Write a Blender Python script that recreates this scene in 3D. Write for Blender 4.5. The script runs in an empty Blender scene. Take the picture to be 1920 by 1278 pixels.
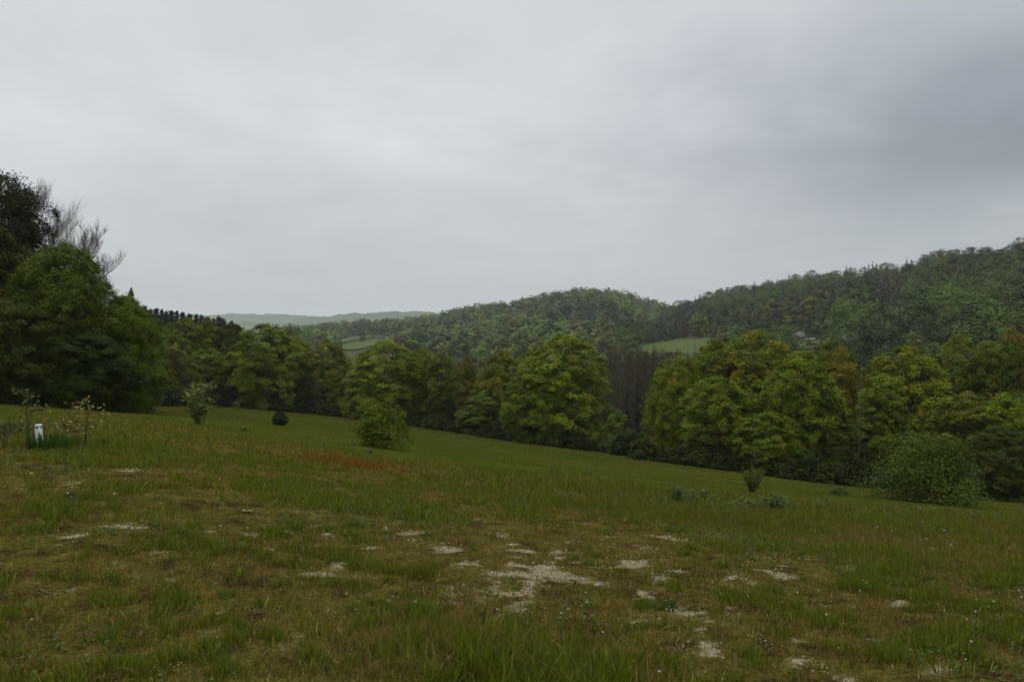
import bpy, math, random
import numpy as np
from mathutils import Vector

# ------------------------------------------------------------------ camera
F, CX, CY, HZ, EYE = 1478.0, 960.0, 639.0, 600.0, 1.65
TH = math.atan((CY - HZ) / F)
CT, ST = math.cos(TH), math.sin(TH)
scene = bpy.context.scene
COL = scene.collection
cam_data = bpy.data.cameras.new("camera")
cam = bpy.data.objects.new("camera", cam_data)
COL.objects.link(cam)
cam_data.sensor_width = 36.0
cam_data.lens = F / 1920.0 * 36.0
cam_data.clip_start = 0.05
cam_data.clip_end = 40000.0
cam.location = (0, 0, EYE)
cam.rotation_euler = (math.pi / 2 - TH, 0, 0)
scene.camera = cam

# ------------------------------------------------------------------ light
SUN_EL, SUN_AZ = math.radians(58), math.radians(-35)      # azimuth from +Y towards +X
world = bpy.data.worlds.new("World")
scene.world = world
world.use_nodes = True
wt = world.node_tree
wt.nodes.clear()


def N(tree, typ, **kw):
    n = tree.nodes.new(typ)
    for k, v in kw.items():
        if k == 'inp':
            for a, b in v.items():
                n.inputs[a].default_value = b
        else:
            setattr(n, k, v)
    return n


def ramp(tree, stops, fac=None):
    r = tree.nodes.new('ShaderNodeValToRGB')
    el = r.color_ramp.elements
    while len(el) > 1:
        el.remove(el[-1])
    el[0].position, el[0].color = stops[0][0], (*stops[0][1], 1)
    for p, c in stops[1:]:
        e = el.new(p)
        e.color = (*c, 1)
    if fac is not None:
        tree.links.new(fac, r.inputs['Fac'])
    return r


def math_node(tree, op, a, b=None, clamp=False):
    m = tree.nodes.new('ShaderNodeMath')
    m.operation = op
    m.use_clamp = clamp
    for i, v in enumerate((a, b)):
        if v is None:
            continue
        if isinstance(v, (int, float)):
            m.inputs[i].default_value = v
        else:
            tree.links.new(v, m.inputs[i])
    return m.outputs[0]


def mixrgb(tree, fac, a, b, mode='MIX'):
    m = tree.nodes.new('ShaderNodeMixRGB')
    m.blend_type = mode
    for i, v in zip(('Fac', 'Color1', 'Color2'), (fac, a, b)):
        if isinstance(v, (int, float)):
            m.inputs[i].default_value = v
        elif isinstance(v, tuple):
            m.inputs[i].default_value = (*v, 1) if len(v) == 3 else v
        else:
            tree.links.new(v, m.inputs[i])
    return m.outputs[0]


def pix_dir(px, py):
    x, u = (px - CX) / F, (CY - py) / F
    v = Vector((x, CT + u * ST, -ST + u * CT))
    return v.normalized()


def build_world():
    t = wt
    out = N(t, 'ShaderNodeOutputWorld')
    sky = N(t, 'ShaderNodeTexSky')
    sky.sky_type = 'NISHITA'
    sky.sun_disc = False
    sky.sun_elevation = SUN_EL
    sky.sun_rotation = SUN_AZ
    bg1 = N(t, 'ShaderNodeBackground', inp={'Strength': 0.1})
    t.links.new(sky.outputs[0], bg1.inputs[0])
    tc = N(t, 'ShaderNodeTexCoord')
    sep = N(t, 'ShaderNodeSeparateXYZ')
    t.links.new(tc.outputs['Generated'], sep.inputs[0])
    zz = math_node(t, 'ADD', math_node(t, 'MAXIMUM', sep.outputs[2], 0.0), 0.16)
    comb = N(t, 'ShaderNodeCombineXYZ')
    t.links.new(math_node(t, 'DIVIDE', sep.outputs[0], zz), comb.inputs[0])
    t.links.new(math_node(t, 'DIVIDE', sep.outputs[1], zz), comb.inputs[1])
    mp = N(t, 'ShaderNodeMapping')
    mp.inputs['Scale'].default_value = (0.75, 0.62, 1)
    mp.inputs['Location'].default_value = (3.7, 1.9, 0)
    mp.inputs['Rotation'].default_value = (0, 0, math.radians(18))
    t.links.new(comb.outputs[0], mp.inputs[0])
    n1 = N(t, 'ShaderNodeTexNoise', inp={'Scale': 1.0, 'Detail': 8.0, 'Roughness': 0.58, 'Distortion': 0.25})
    t.links.new(mp.outputs[0], n1.inputs['Vector'])
    cl = ramp(t, [(0.30, (0.60, 0.618, 0.645)), (0.50, (0.70, 0.717, 0.738)), (0.70, (0.79, 0.802, 0.814))], n1.outputs['Fac'])
    col = cl.outputs[0]

    def lobe(px, py, inner, outer, gain):
        d = pix_dir(px, py)
        vm = t.nodes.new('ShaderNodeVectorMath')
        vm.operation = 'DOT_PRODUCT'
        t.links.new(tc.outputs['Generated'], vm.inputs[0])
        vm.inputs[1].default_value = d
        mr = N(t, 'ShaderNodeMapRange')
        mr.interpolation_type = 'SMOOTHSTEP'
        mr.inputs['From Min'].default_value = math.cos(math.radians(outer))
        mr.inputs['From Max'].default_value = math.cos(math.radians(inner))
        t.links.new(vm.outputs['Value'], mr.inputs[0])
        return mr.outputs[0]
    # the heavier bank of cloud and the thinner, brighter part of the overcast

    def dot(v):
        vm = t.nodes.new('ShaderNodeVectorMath')
        vm.operation = 'DOT_PRODUCT'
        t.links.new(tc.outputs['Generated'], vm.inputs[0])
        vm.inputs[1].default_value = v
        return vm.outputs['Value']
    n2 = N(t, 'ShaderNodeTexNoise', inp={'Scale': 1.6, 'Detail': 7.0, 'Roughness': 0.62, 'Distortion': 0.2})
    t.links.new(mp.outputs[0], n2.inputs['Vector'])
    nn = math_node(t, 'SUBTRACT', n2.outputs['Fac'], 0.5)

    def bank(px, py, rx, rz, gain, tint, base):
        c = pix_dir(px, py)
        rt = Vector((c.y, -c.x, 0)).normalized()
        up = rt.cross(c).normalized()
        aa = math_node(t, 'MULTIPLY', math_node(t, 'ADD', dot(rt), math_node(t, 'MULTIPLY', nn, rx * 1.1)), 1 / rx)
        bb = math_node(t, 'MULTIPLY', math_node(t, 'ADD', dot(up), math_node(t, 'MULTIPLY', nn, rz * -1.2)), 1 / rz)
        q = math_node(t, 'ADD', math_node(t, 'MULTIPLY', aa, aa), math_node(t, 'MULTIPLY', bb, bb))
        e = math_node(t, 'POWER', 2.718, math_node(t, 'MULTIPLY', q, -1.0))
        e = math_node(t, 'MULTIPLY', math_node(t, 'MULTIPLY', e, gain), math_node(t, 'GREATER_THAN', dot(c), 0.0))
        return mixrgb(t, e, base, mixrgb(t, 1.0, base, tint, 'MULTIPLY'))
    col = bank(1960, 285, .34, .105, .95, (0.44, 0.475, 0.51), col)
    col = bank(1620, 170, .30, .12, .55, (0.70, 0.725, 0.765), col)
    col = bank(2000, 60, .40, .16, .5, (0.62, 0.65, 0.70), col)
    col = bank(300, 30, .5, .13, .8, (0.90, 0.905, 0.92), col)
    col = bank(960, 270, .42, .11, .7, (1.13, 1.125, 1.115), col)
    br = math_node(t, 'MULTIPLY', lobe(480, 60, 3, 34, 0), 0.18)
    col = mixrgb(t, br, col, mixrgb(t, 1.0, col, (1.17, 1.17, 1.165), 'MULTIPLY'))
    # lower air: the deck is seen through more of it near the horizon
    mr = N(t, 'ShaderNodeMapRange')
    mr.inputs['From Min'].default_value = 0.0
    mr.inputs['From Max'].default_value = 0.22
    mr.inputs['To Min'].default_value = 0.75
    mr.inputs['To Max'].default_value = 0.0
    t.links.new(sep.outputs[2], mr.inputs[0])
    col = mixrgb(t, mr.outputs[0], col, (0.365, 0.40, 0.41))
    # an overcast sky is brightest overhead
    mz = N(t, 'ShaderNodeMapRange')
    mz.inputs['From Min'].default_value = 0.42
    mz.inputs['From Max'].default_value = 1.0
    mz.inputs['To Min'].default_value = 1.0
    mz.inputs['To Max'].default_value = 3.2
    t.links.new(sep.outputs[2], mz.inputs[0])
    bg2 = N(t, 'ShaderNodeBackground', inp={'Strength': 1.0})
    t.links.new(mz.outputs[0], bg2.inputs['Strength'])
    t.links.new(col, bg2.inputs[0])
    mx = N(t, 'ShaderNodeMixShader', inp={0: 0.95})
    t.links.new(bg1.outputs[0], mx.inputs[1])
    t.links.new(bg2.outputs[0], mx.inputs[2])
    t.links.new(mx.outputs[0], out.inputs['Surface'])


build_world()
sun_data = bpy.data.lights.new("sun", 'SUN')
sun_data.energy = 0.9
sun_data.angle = math.radians(40)
sun_data.color = (1.0, 0.96, 0.9)
sun = bpy.data.objects.new("sun", sun_data)
COL.objects.link(sun)
sd = Vector((math.sin(SUN_AZ) * math.cos(SUN_EL), math.cos(SUN_AZ) * math.cos(SUN_EL), math.sin(SUN_EL)))
sun.rotation_euler = (-sd).to_track_quat('-Z', 'Y').to_euler()

vs = scene.view_settings
vs.view_transform = 'Standard'
vs.look = 'None'
vs.exposure = 0.0
vs.gamma = 1.0
scene.render.engine = 'CYCLES'
scene.cycles.use_denoising = True
scene.cycles.denoising_prefilter = 'ACCURATE'
scene.cycles.denoising_input_passes = 'RGB_ALBEDO_NORMAL'
scene.cycles.max_bounces = 6
scene.cycles.diffuse_bounces = 2
scene.cycles.glossy_bounces = 1
scene.cycles.transmission_bounces = 3
scene.cycles.volume_bounces = 0

# ------------------------------------------------------------------ small maths
rng = np.random.default_rng(7)


def _hash(ix, iy, seed):
    h = (ix.astype(np.int64) * 374761393 + iy.astype(np.int64) * 668265263 + seed * 974711) & 0x7fffffff
    h = ((h ^ (h >> 13)) * 1274126177) & 0x7fffffff
    return ((h ^ (h >> 16)) & 0xffff) / 65535.0


def vnoise(x, y, seed=0):
    x, y = np.asarray(x, float), np.asarray(y, float)
    ix, iy = np.floor(x), np.floor(y)
    fx, fy = x - ix, y - iy
    fx, fy = fx * fx * (3 - 2 * fx), fy * fy * (3 - 2 * fy)
    a, b = _hash(ix, iy, seed), _hash(ix + 1, iy, seed)
    c, d = _hash(ix, iy + 1, seed), _hash(ix + 1, iy + 1, seed)
    return (a * (1 - fx) + b * fx) * (1 - fy) + (c * (1 - fx) + d * fx) * fy


def fbm(x, y, seed=0, octs=3):
    s, a, t = 0.0, 1.0, 0.0
    for o in range(octs):
        s = s + a * vnoise(x * 2 ** o, y * 2 ** o, seed + 17 * o)
        t += a
        a *= 0.5
    return s / t


def sstep(a, b, x):
    t = np.clip((x - a) / (b - a), 0, 1)
    return t * t * (3 - 2 * t)


def project(x, y, z):
    c = y * CT - (z - EYE) * ST
    u = y * ST + (z - EYE) * CT
    return CX + F * x / c, CY - F * u / c


def at(px, py, d):
    x, u = (px - CX) / F, (CY - py) / F
    k = d / (CT + u * ST)
    return x * k, d, EYE + (-ST + u * CT) * k


# ------------------------------------------------------------------ terrain
PROFILES = {
    -300: [(3.6, 0), (7, .05), (11, .1), (20, -.4), (30, -1.3), (50, -2.9), (80, -6), (110, -9), (150, -12), (200, -15), (300, -24), (500, -30)],
    0: [(3.6, 0), (7, 0), (11, 0), (20, -.75), (30, -1.75), (50, -3.5), (80, -6.5), (110, -9.3), (150, -12), (200, -16), (300, -25), (500, -31)],
    350: [(3.6, 0), (7, -.1), (12, -.32), (20, -1.15), (27, -1.9), (50, -4.3), (80, -7.0), (110, -9.66), (150, -12.5), (200, -18), (300, -26), (500, -31)],
    650: [(3.6, 0), (7, -.25), (12, -.8), (17, -1.36), (28, -2.95), (50, -5.4), (80, -8.5), (110, -11.6), (150, -15.5), (200, -20), (300, -27), (500, -31)],
    1000: [(3.6, 0), (7, -.35), (12, -1.1), (18, -1.9), (30, -3.85), (50, -6.8), (75, -10.3), (90, -12.3), (130, -17), (200, -22), (300, -27), (500, -31)],
    1300: [(3.6, 0), (7, -.43), (12, -1.36), (18, -2.37), (30, -4.44), (50, -7.8), (68, -10.7), (100, -15.2), (150, -19), (200, -22), (300, -27), (500, -31)],
    1600: [(3.6, 0), (7, -.5), (12, -1.5), (17, -2.42), (30, -5.1), (45, -8.1), (60, -10.9), (100, -16.5), (150, -19.5), (200, -22), (300, -27), (500, -31)],
    1920: [(3.6, 0), (7, -.55), (12, -1.62), (16, -2.38), (25, -4.5), (40, -7.9), (55, -11), (100, -17), (150, -20), (200, -22), (300, -27), (500, -31)],
    2250: [(3.6, 0), (7, -.6), (12, -1.75), (16, -2.6), (25, -4.8), (40, -8.2), (55, -11.3), (100, -17), (150, -20), (200, -22), (300, -27), (500, -31)],
}
_lg = np.linspace(math.log(3.0), math.log(6000), 260)
_cols = sorted(PROFILES)
_tab = np.array([np.interp(_lg, [math.log(a) for a, _ in PROFILES[c]], [b for _, b in PROFILES[c]]) for c in _cols])
_pxg = np.linspace(-300, 2250, 200)
_tab = np.array([np.interp(_pxg, _cols, _tab[:, j]) for j in range(len(_lg))]).T


def _smooth(a, axis, sig):
    r = int(3 * sig)
    k = np.exp(-0.5 * (np.arange(-r, r + 1) / sig) ** 2)
    k /= k.sum()
    pad = [(0, 0), (0, 0)]
    pad[axis] = (r, r)
    ap = np.pad(a, pad, mode='edge')
    return np.apply_along_axis(lambda v: np.convolve(v, k, 'valid'), axis, ap)


_tab = _smooth(_smooth(_tab, 0, 9), 1, 4)


def ground_z(x, y):
    x, y = np.asarray(x, float), np.asarray(y, float)
    yc = np.maximum(y, 3.2)
    px = np.clip(CX + F * x / yc, -299, 2249)
    i = (px + 300) / 2550 * (len(_pxg) - 1)
    j = np.clip((np.log(yc) - _lg[0]) / (_lg[1] - _lg[0]), 0, len(_lg) - 1.001)
    i0, j0 = i.astype(int), j.astype(int)
    i0 = np.minimum(i0, len(_pxg) - 2)
    fi, fj = i - i0, j - j0
    z = (_tab[i0, j0] * (1 - fi) + _tab[i0 + 1, j0] * fi) * (1 - fj) + (_tab[i0, j0 + 1] * (1 - fi) + _tab[i0 + 1, j0 + 1] * fi) * fj
    r = np.hypot(x, y)
    amp = 1 / (1 + (r / 45) ** 2)
    z = z + amp * (0.10 * (fbm(x * 0.9, y * 0.9, 3, 3) - .5) + 0.22 * (fbm(x * .22, y * .22, 5, 2) - .5) * sstep(3, 10, y))
    return z


_dl = np.exp(np.linspace(math.log(2.5), math.log(300), 900))


def on_ground(px, py):
    x, u = (px - CX) / F, (CY - py) / F
    k = _dl / (CT + u * ST)
    z = EYE + (-ST + u * CT) * k
    g = ground_z(x * k, _dl)
    below = np.nonzero(z <= g)[0]
    i = below[0] if len(below) else len(_dl) - 1
    d = _dl[i]
    if 0 < i < len(_dl):
        a, b = (z - g)[i - 1], (z - g)[i]
        d = _dl[i - 1] + (_dl[i] - _dl[i - 1]) * a / (a - b) if a != b else d
    xx = x * d / (CT + u * ST)
    return float(xx), float(d), float(ground_z(xx, d))


def col_interp(px, pts):
    return np.interp(px, [p[0] for p in pts], [p[1] for p in pts])


EDGE = [(-300, 44), (0, 44), (250, 38), (400, 31), (520, 25), (650, 23.5), (800, 20.5), (1000, 19), (1300, 21), (1600, 19.5), (1920, 18.5), (2250, 18)]
TREELINE = [(-300, 44), (0, 46), (250, 49), (300, 80), (350, 104), (650, 104), (800, 95), (900, 88), (1000, 81), (1150, 78), (1200, 67), (1300, 63), (1450, 58), (1650, 57), (1920, 48), (2250, 46)]


def zone(x, y):
    """(rough grass, mown meadow, forest floor) weights"""
    yc = np.maximum(y, 1.0)
    px = np.clip(CX + F * x / yc, -400, 2400)
    e = col_interp(px, EDGE) + 3 * (fbm(x * .3, y * .3, 11, 2) - .5)
    tl = col_interp(px, TREELINE)
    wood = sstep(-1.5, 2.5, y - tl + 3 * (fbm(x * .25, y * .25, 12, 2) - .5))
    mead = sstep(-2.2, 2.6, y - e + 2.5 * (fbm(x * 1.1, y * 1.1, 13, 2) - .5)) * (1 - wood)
    return 1 - mead - wood, mead, wood


# bare, lichen-covered spots of the photograph: px, py, rx, ry
PATCH = [(245, 985, 40, 12), (410, 1022, 50, 9), (620, 1003, 24, 9), (690, 1022, 24, 8), (702, 1082, 20, 13), (835, 1030, 38, 11), (770, 998, 60, 7),
         (1035, 1078, 95, 24), (1005, 1098, 60, 12), (1112, 1092, 30, 9), (1180, 1062, 42, 12), (1200, 1122, 60, 10), (1265, 1138, 75, 18),
         (1215, 1167, 36, 8), (1340, 1237, 75, 28), (1430, 1212, 40, 16), (1290, 1250, 30, 14), (1555, 1258, 60, 20), (1640, 1200, 22, 10),
         (1750, 1252, 26, 10), (1505, 1200, 22, 9), (1600, 1226, 22, 10), (1845, 1227, 45, 16), (402, 1212, 16, 7), (100, 1112, 42, 9),
         (20, 918, 40, 7), (135, 908, 30, 6), (255, 882, 26, 6), (1365, 1030, 14, 4), (150, 1003, 30, 7), (940, 1003, 40, 7), (550, 1000, 25, 6),
         (60, 790, 24, 5), (30, 1240, 40, 8), (1250, 1010, 40, 5), (1100, 1155, 30, 8), (880, 1060, 46, 8), (1380, 1085, 30, 7), (470, 1040, 40, 6), (1170, 1225, 24, 7),
         (640, 1060, 30, 7), (1130, 1180, 20, 6), (1230, 1085, 45, 8), (300, 1045, 30, 7), (350, 1110, 20, 5), (560, 1130, 18, 6), (1470, 1130, 24, 6)]
_pw = []
for a, b, rx, ry in PATCH:
    x, d, z = on_ground(a, b)
    _, d1, _ = on_ground(a, b - ry)
    _, d2, _ = on_ground(a, b + ry)
    _k = .75 if a < 480 else 1.0
    _pw.append((x, (d1 + d2) / 2, rx * d / F * _k, max(abs(d1 - d2) / 2, .05) * _k))


def bare(x, y):
    x, y = np.asarray(x, float), np.asarray(y, float)
    env = np.zeros(np.shape(x))
    for cx, cy, ax, ay in _pw:
        q = ((x - cx) / ax) ** 2 + ((y - cy) / ay) ** 2
        env = np.maximum(env, np.exp(-.6 * q))
    env = np.maximum(env, .50 * np.exp(-((x - 1.0) / 4.5) ** 2 - ((y - 6.0) / 3.0) ** 2))
    n1, n2 = fbm(x * 2.4, y * 2.4, 21, 3), fbm(x * 9.5, y * 9.5, 22, 2)
    return sstep(.42, .78, env * .66 + (n1 - .5) * .9 + (n2 - .5) * 1.15) * sstep(.03, .2, env)


# ------------------------------------------------------------------ mesh helpers
def mesh_np(name, verts, quads=None, tris=None, cols=None, smooth=False):
    me = bpy.data.meshes.new(name)
    verts = np.asarray(verts, np.float32).reshape(-1, 3)
    quads = np.zeros((0, 4), np.int32) if quads is None or not len(quads) else np.asarray(quads, np.int32)
    tris = np.zeros((0, 3), np.int32) if tris is None or not len(tris) else np.asarray(tris, np.int32)
    me.vertices.add(len(verts))
    me.vertices.foreach_set('co', verts.ravel())
    loops = np.concatenate([quads.ravel(), tris.ravel()])
    me.loops.add(len(loops))
    me.loops.foreach_set('vertex_index', loops)
    starts = np.concatenate([np.arange(len(quads)) * 4, len(quads) * 4 + np.arange(len(tris)) * 3]).astype(np.int32)
    me.polygons.add(len(starts))
    me.polygons.foreach_set('loop_start', starts)
    if smooth:
        me.polygons.foreach_set('use_smooth', np.ones(len(starts), bool))
    if cols is not None:
        at_ = me.attributes.new('tint', 'FLOAT_COLOR', 'POINT')
        c = np.ones((len(verts), 4), np.float32)
        c[:, :3] = cols
        at_.data.foreach_set('color', c.ravel())
    me.update(calc_edges=True)
    return me


def obj(name, me, mat=None, parent=None, color=None, loc=None):
    o = bpy.data.objects.new(name, me)
    COL.objects.link(o)
    if mat is not None and me is not None and not me.materials:
        for m in (mat if isinstance(mat, (list, tuple)) else [mat]):
            me.materials.append(m)
    if parent is not None:
        o.parent = parent
    if color is not None:
        o.color = (*color, 1)
    if loc is not None:
        o.location = loc
    return o


def tag(o, label=None, cat=None, group=None, kind=None):
    if label:
        o['label'] = label
    if cat:
        o['category'] = cat
    if group:
        o['group'] = group
    if kind:
        o['kind'] = kind
    return o


def empty(name, loc, rz=0.0, sc=(1, 1, 1)):
    o = bpy.data.objects.new(name, None)
    COL.objects.link(o)
    o.location = loc
    o.rotation_euler = (0, 0, rz)
    o.scale = sc
    o.empty_display_size = 0.2
    return o


class MB:
    """collects vertices, quads, triangles and tints of one mesh"""

    def __init__(self):
        self.v, self.q, self.t, self.c, self.n = [], [], [], [], 0

    def add(self, v, q=None, t=None, c=(1, 1, 1)):
        v = np.asarray(v, float).reshape(-1, 3)
        if q is not None and len(q):
            self.q.append(np.asarray(q) + self.n)
        if t is not None and len(t):
            self.t.append(np.asarray(t) + self.n)
        c = np.asarray(c, float)
        self.c.append(np.broadcast_to(c, v.shape) if c.ndim == 1 else c)
        self.v.append(v)
        self.n += len(v)

    def tube(self, pts, rad, k=6, c=(1, 1, 1), cap=True):
        pts = np.asarray(pts, float)
        rad = np.broadcast_to(np.asarray(rad, float), (len(pts),))
        tan = np.gradient(pts, axis=0)
        tan /= np.linalg.norm(tan, axis=1)[:, None] + 1e-9
        ref = np.where(np.abs(tan[:, 2:3]) > .9, np.array([[1., 0, 0]]), np.array([[0., 0, 1]]))
        a = np.cross(tan, ref)
        a /= np.linalg.norm(a, axis=1)[:, None] + 1e-9
        b = np.cross(tan, a)
        ang = np.arange(k) * 2 * math.pi / k
        v = pts[:, None] + rad[:, None, None] * (np.cos(ang)[None, :, None] * a[:, None] + np.sin(ang)[None, :, None] * b[:, None])
        m = len(pts)
        i = np.arange(m - 1)[:, None] * k + np.arange(k)[None]
        i2 = np.arange(m - 1)[:, None] * k + (np.arange(k)[None] + 1) % k
        q = np.stack([i, i2, i2 + k, i + k], -1).reshape(-1, 4)
        t = []
        vv = v.reshape(-1, 3)
        if cap:
            vv = np.vstack([vv, pts[-1:]])
            top = (m - 1) * k
            t = [(top + j, top + (j + 1) % k, m * k) for j in range(k)]
        self.add(vv, q, t, c)

    def leaves(self, cen, nrm, size, aspect=.55, c=(1, 1, 1), r=None, tdir=None):
        """one rhombic leaf (or leaf spray) per centre"""
        r = r or rng
        cen, nrm = np.asarray(cen, float), np.asarray(nrm, float)
        n = len(cen)
        nrm = nrm / (np.linalg.norm(nrm, axis=1)[:, None] + 1e-9)
        t = r.normal(size=(n, 3)) if tdir is None else np.asarray(tdir, float)
        t = t - nrm * np.sum(t * nrm, 1)[:, None]
        t /= np.linalg.norm(t, axis=1)[:, None] + 1e-9
        b = np.cross(nrm, t)
        s = np.broadcast_to(np.asarray(size, float), (n,))[:, None]
        sk = r.uniform(-.25, .25, (n, 1))
        v = np.stack([cen - t * s * .5, cen + b * s * .5 * aspect + t * s * sk - nrm * s * .08, cen + t * s * .5 - nrm * s * .1,
                      cen - b * s * .5 * aspect + t * s * sk - nrm * s * .08], 1)
        q = np.arange(n * 4).reshape(n, 4)
        c = np.asarray(c, float)
        if c.ndim == 2:
            c = np.repeat(c, 4, 0)
        self.add(v, q, None, c)

    def mesh(self, name, smooth=False):
        return mesh_np(name, np.vstack(self.v), np.vstack(self.q) if self.q else None, np.vstack(self.t) if self.t else None, np.vstack(self.c), smooth)


# ------------------------------------------------------------------ materials
def new_mat(name):
    m = bpy.data.materials.new(name)
    m.use_nodes = True
    m.node_tree.nodes.clear()
    return m, m.node_tree


def tinted(name, rough=.6, spec=.25, transl=0.0, noise=None, warm=(1.25, 1.2, .55)):
    """object colour x per-leaf tint; leaves let some light through"""
    m, t = new_mat(name)
    out = N(t, 'ShaderNodeOutputMaterial')
    oi = N(t, 'ShaderNodeObjectInfo')
    at_ = N(t, 'ShaderNodeAttribute', attribute_name='tint')
    col = mixrgb(t, 1.0, oi.outputs['Color'], at_.outputs['Color'], 'MULTIPLY')
    if noise:
        tc = N(t, 'ShaderNodeTexCoord')
        nz = N(t, 'ShaderNodeTexNoise', inp={'Scale': noise, 'Detail': 4.0})
        t.links.new(tc.outputs['Object'], nz.inputs['Vector'])
        r = ramp(t, [(.3, (.65, .65, .65)), (.7, (1.3, 1.3, 1.3))], nz.outputs['Fac'])
        col = mixrgb(t, 1.0, col, r.outputs[0], 'MULTIPLY')
    bs = N(t, 'ShaderNodeBsdfPrincipled', inp={'Roughness': rough, 'Specular IOR Level': spec})
    t.links.new(col, bs.inputs['Base Color'])
    if transl:
        tr = N(t, 'ShaderNodeBsdfTranslucent')
        t.links.new(mixrgb(t, 1.0, col, warm, 'MULTIPLY'), tr.inputs[0])
        mx = N(t, 'ShaderNodeMixShader', inp={0: transl})
        t.links.new(bs.outputs[0], mx.inputs[1])
        t.links.new(tr.outputs[0], mx.inputs[2])
        t.links.new(mx.outputs[0], out.inputs[0])
    else:
        t.links.new(bs.outputs[0], out.inputs[0])
    return m


M_LEAF = tinted('leaf', .65, .06, .13)
M_NEEDLE = tinted('needle', .7, .15, .08)
M_GRASS = tinted('grass_blade', .75, .03, .38)
M_BARK = tinted('bark', .9, .1, 0, noise=9)
M_LICHEN = tinted('lichen', .95, .05, 0)
M_PETAL = tinted('petal', .7, .2, .25, warm=(1, 1, 1))


def ground_material():
    m, t = new_mat('ground')
    out = N(t, 'ShaderNodeOutputMaterial')
    bs = N(t, 'ShaderNodeBsdfPrincipled', inp={'Roughness': 1.0, 'Specular IOR Level': 0.0})
    geo = N(t, 'ShaderNodeNewGeometry')
    za = N(t, 'ShaderNodeAttribute', attribute_name='zone')
    sep = N(t, 'ShaderNodeSeparateColor')
    t.links.new(za.outputs['Color'], sep.inputs[0])

    def noise(scale, detail=4, rough=.55, stretch=None):
        n = N(t, 'ShaderNodeTexNoise', inp={'Scale': scale, 'Detail': detail, 'Roughness': rough})
        src = geo.outputs['Position']
        if stretch:
            mp = N(t, 'ShaderNodeMapping')
            mp.inputs['Scale'].default_value = stretch
            mp.inputs['Rotation'].default_value = (0, 0, math.radians(-12))
            t.links.new(src, mp.inputs[0])
            src = mp.outputs[0]
        t.links.new(src, n.inputs['Vector'])
        return n.outputs['Fac']
    # rough ground: moss, thatch, soil
    r1 = ramp(t, [(.30, (.020, .013, .007)), (.41, (.065, .045, .018)), (.50, (.105, .092, .018)), (.58, (.13, .108, .026)), (.70, (.24, .19, .095))], noise(3.2, 9, .68))
    r2 = ramp(t, [(.36, (.35, .35, .35)), (.64, (1.55, 1.48, 1.4))], noise(26, 7, .78))
    rough = mixrgb(t, 1.0, r1.outputs[0], r2.outputs[0], 'MULTIPLY')
    # mown meadow
    m1 = ramp(t, [(.3, (.054, .072, .009)), (.55, (.072, .080, .010)), (.75, (.094, .090, .016))], noise(.16, 4, .6))
    m2 = ramp(t, [(.32, (.62, .66, .60)), (.68, (1.34, 1.3, 1.22))], noise(1.0, 6, .7, (.16, .75, 1)))
    m3 = ramp(t, [(.3, (.8, .8, .8)), (.7, (1.2, 1.2, 1.2))], noise(4.5, 4, .7))
    mead = mixrgb(t, 1.0, mixrgb(t, 1.0, m1.outputs[0], m2.outputs[0], 'MULTIPLY'), m3.outputs[0], 'MULTIPLY')
    w1 = ramp(t, [(.3, (.022, .018, .010)), (.7, (.045, .036, .018))], noise(1.5, 5, .6))  # forest floor litter, its dark tone also painting the gloom beneath the trees
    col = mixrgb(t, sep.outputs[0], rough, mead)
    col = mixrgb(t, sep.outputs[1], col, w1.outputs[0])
    col = mixrgb(t, 1.0, col, (.58, .60, .61), 'MULTIPLY')
    b1 = ramp(t, [(.32, (.075, .058, .025)), (.5, (.20, .17, .105)), (.68, (.33, .30, .21))], noise(40, 6, .8))
    bm = math_node(t, 'ADD', math_node(t, 'MULTIPLY', sep.outputs[2], .85), math_node(t, 'MULTIPLY', math_node(t, 'SUBTRACT', noise(8, 7, .72), .55), 2.2))
    bm = math_node(t, 'MULTIPLY', bm, math_node(t, 'MULTIPLY', sep.outputs[2], 4.0, True), True)
    bm = ramp(t, [(.30, (0, 0, 0)), (.60, (.95, .95, .95))], bm)
    col = mixrgb(t, bm.outputs[0], col, b1.outputs[0])
    t.links.new(col, bs.inputs['Base Color'])
    bp = N(t, 'ShaderNodeBump', inp={'Strength': .6, 'Distance': .05})
    t.links.new(noise(14, 8, .75), bp.inputs['Height'])
    t.links.new(bp.outputs[0], bs.inputs['Normal'])
    t.links.new(bs.outputs[0], out.inputs[0])
    return m


def hill_material(name, cols, scale):
    m, t = new_mat(name)
    out = N(t, 'ShaderNodeOutputMaterial')
    bs = N(t, 'ShaderNodeBsdfPrincipled', inp={'Roughness': .95, 'Specular IOR Level': .05})
    geo = N(t, 'ShaderNodeNewGeometry')
    n = N(t, 'ShaderNodeTexNoise', inp={'Scale': scale, 'Detail': 6.0, 'Roughness': .65})
    t.links.new(geo.outputs['Position'], n.inputs['Vector'])
    r = ramp(t, [(.3, cols[0]), (.5, cols[1]), (.7, cols[2])], n.outputs['Fac'])
    t.links.new(r.outputs[0], bs.inputs['Base Color'])
    t.links.new(bs.outputs[0], out.inputs[0])
    return m


M_GROUND = ground_material()
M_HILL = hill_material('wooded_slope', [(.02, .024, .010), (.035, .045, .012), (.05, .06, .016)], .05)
M_FAR_HAZED = hill_material('far_woods_hazed', [(.066, .086, .052), (.088, .112, .068), (.106, .132, .082)], .012)  # lighter and bluer than the near slopes: distance haze put into the colour
M_FIELD = hill_material('hay_field', [(.040, .064, .010), (.047, .070, .012), (.054, .074, .015)], .03)
M_ROAD = hill_material('gravel', [(.16, .15, .13), (.20, .19, .17), (.24, .23, .21)], 1.5)


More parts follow.
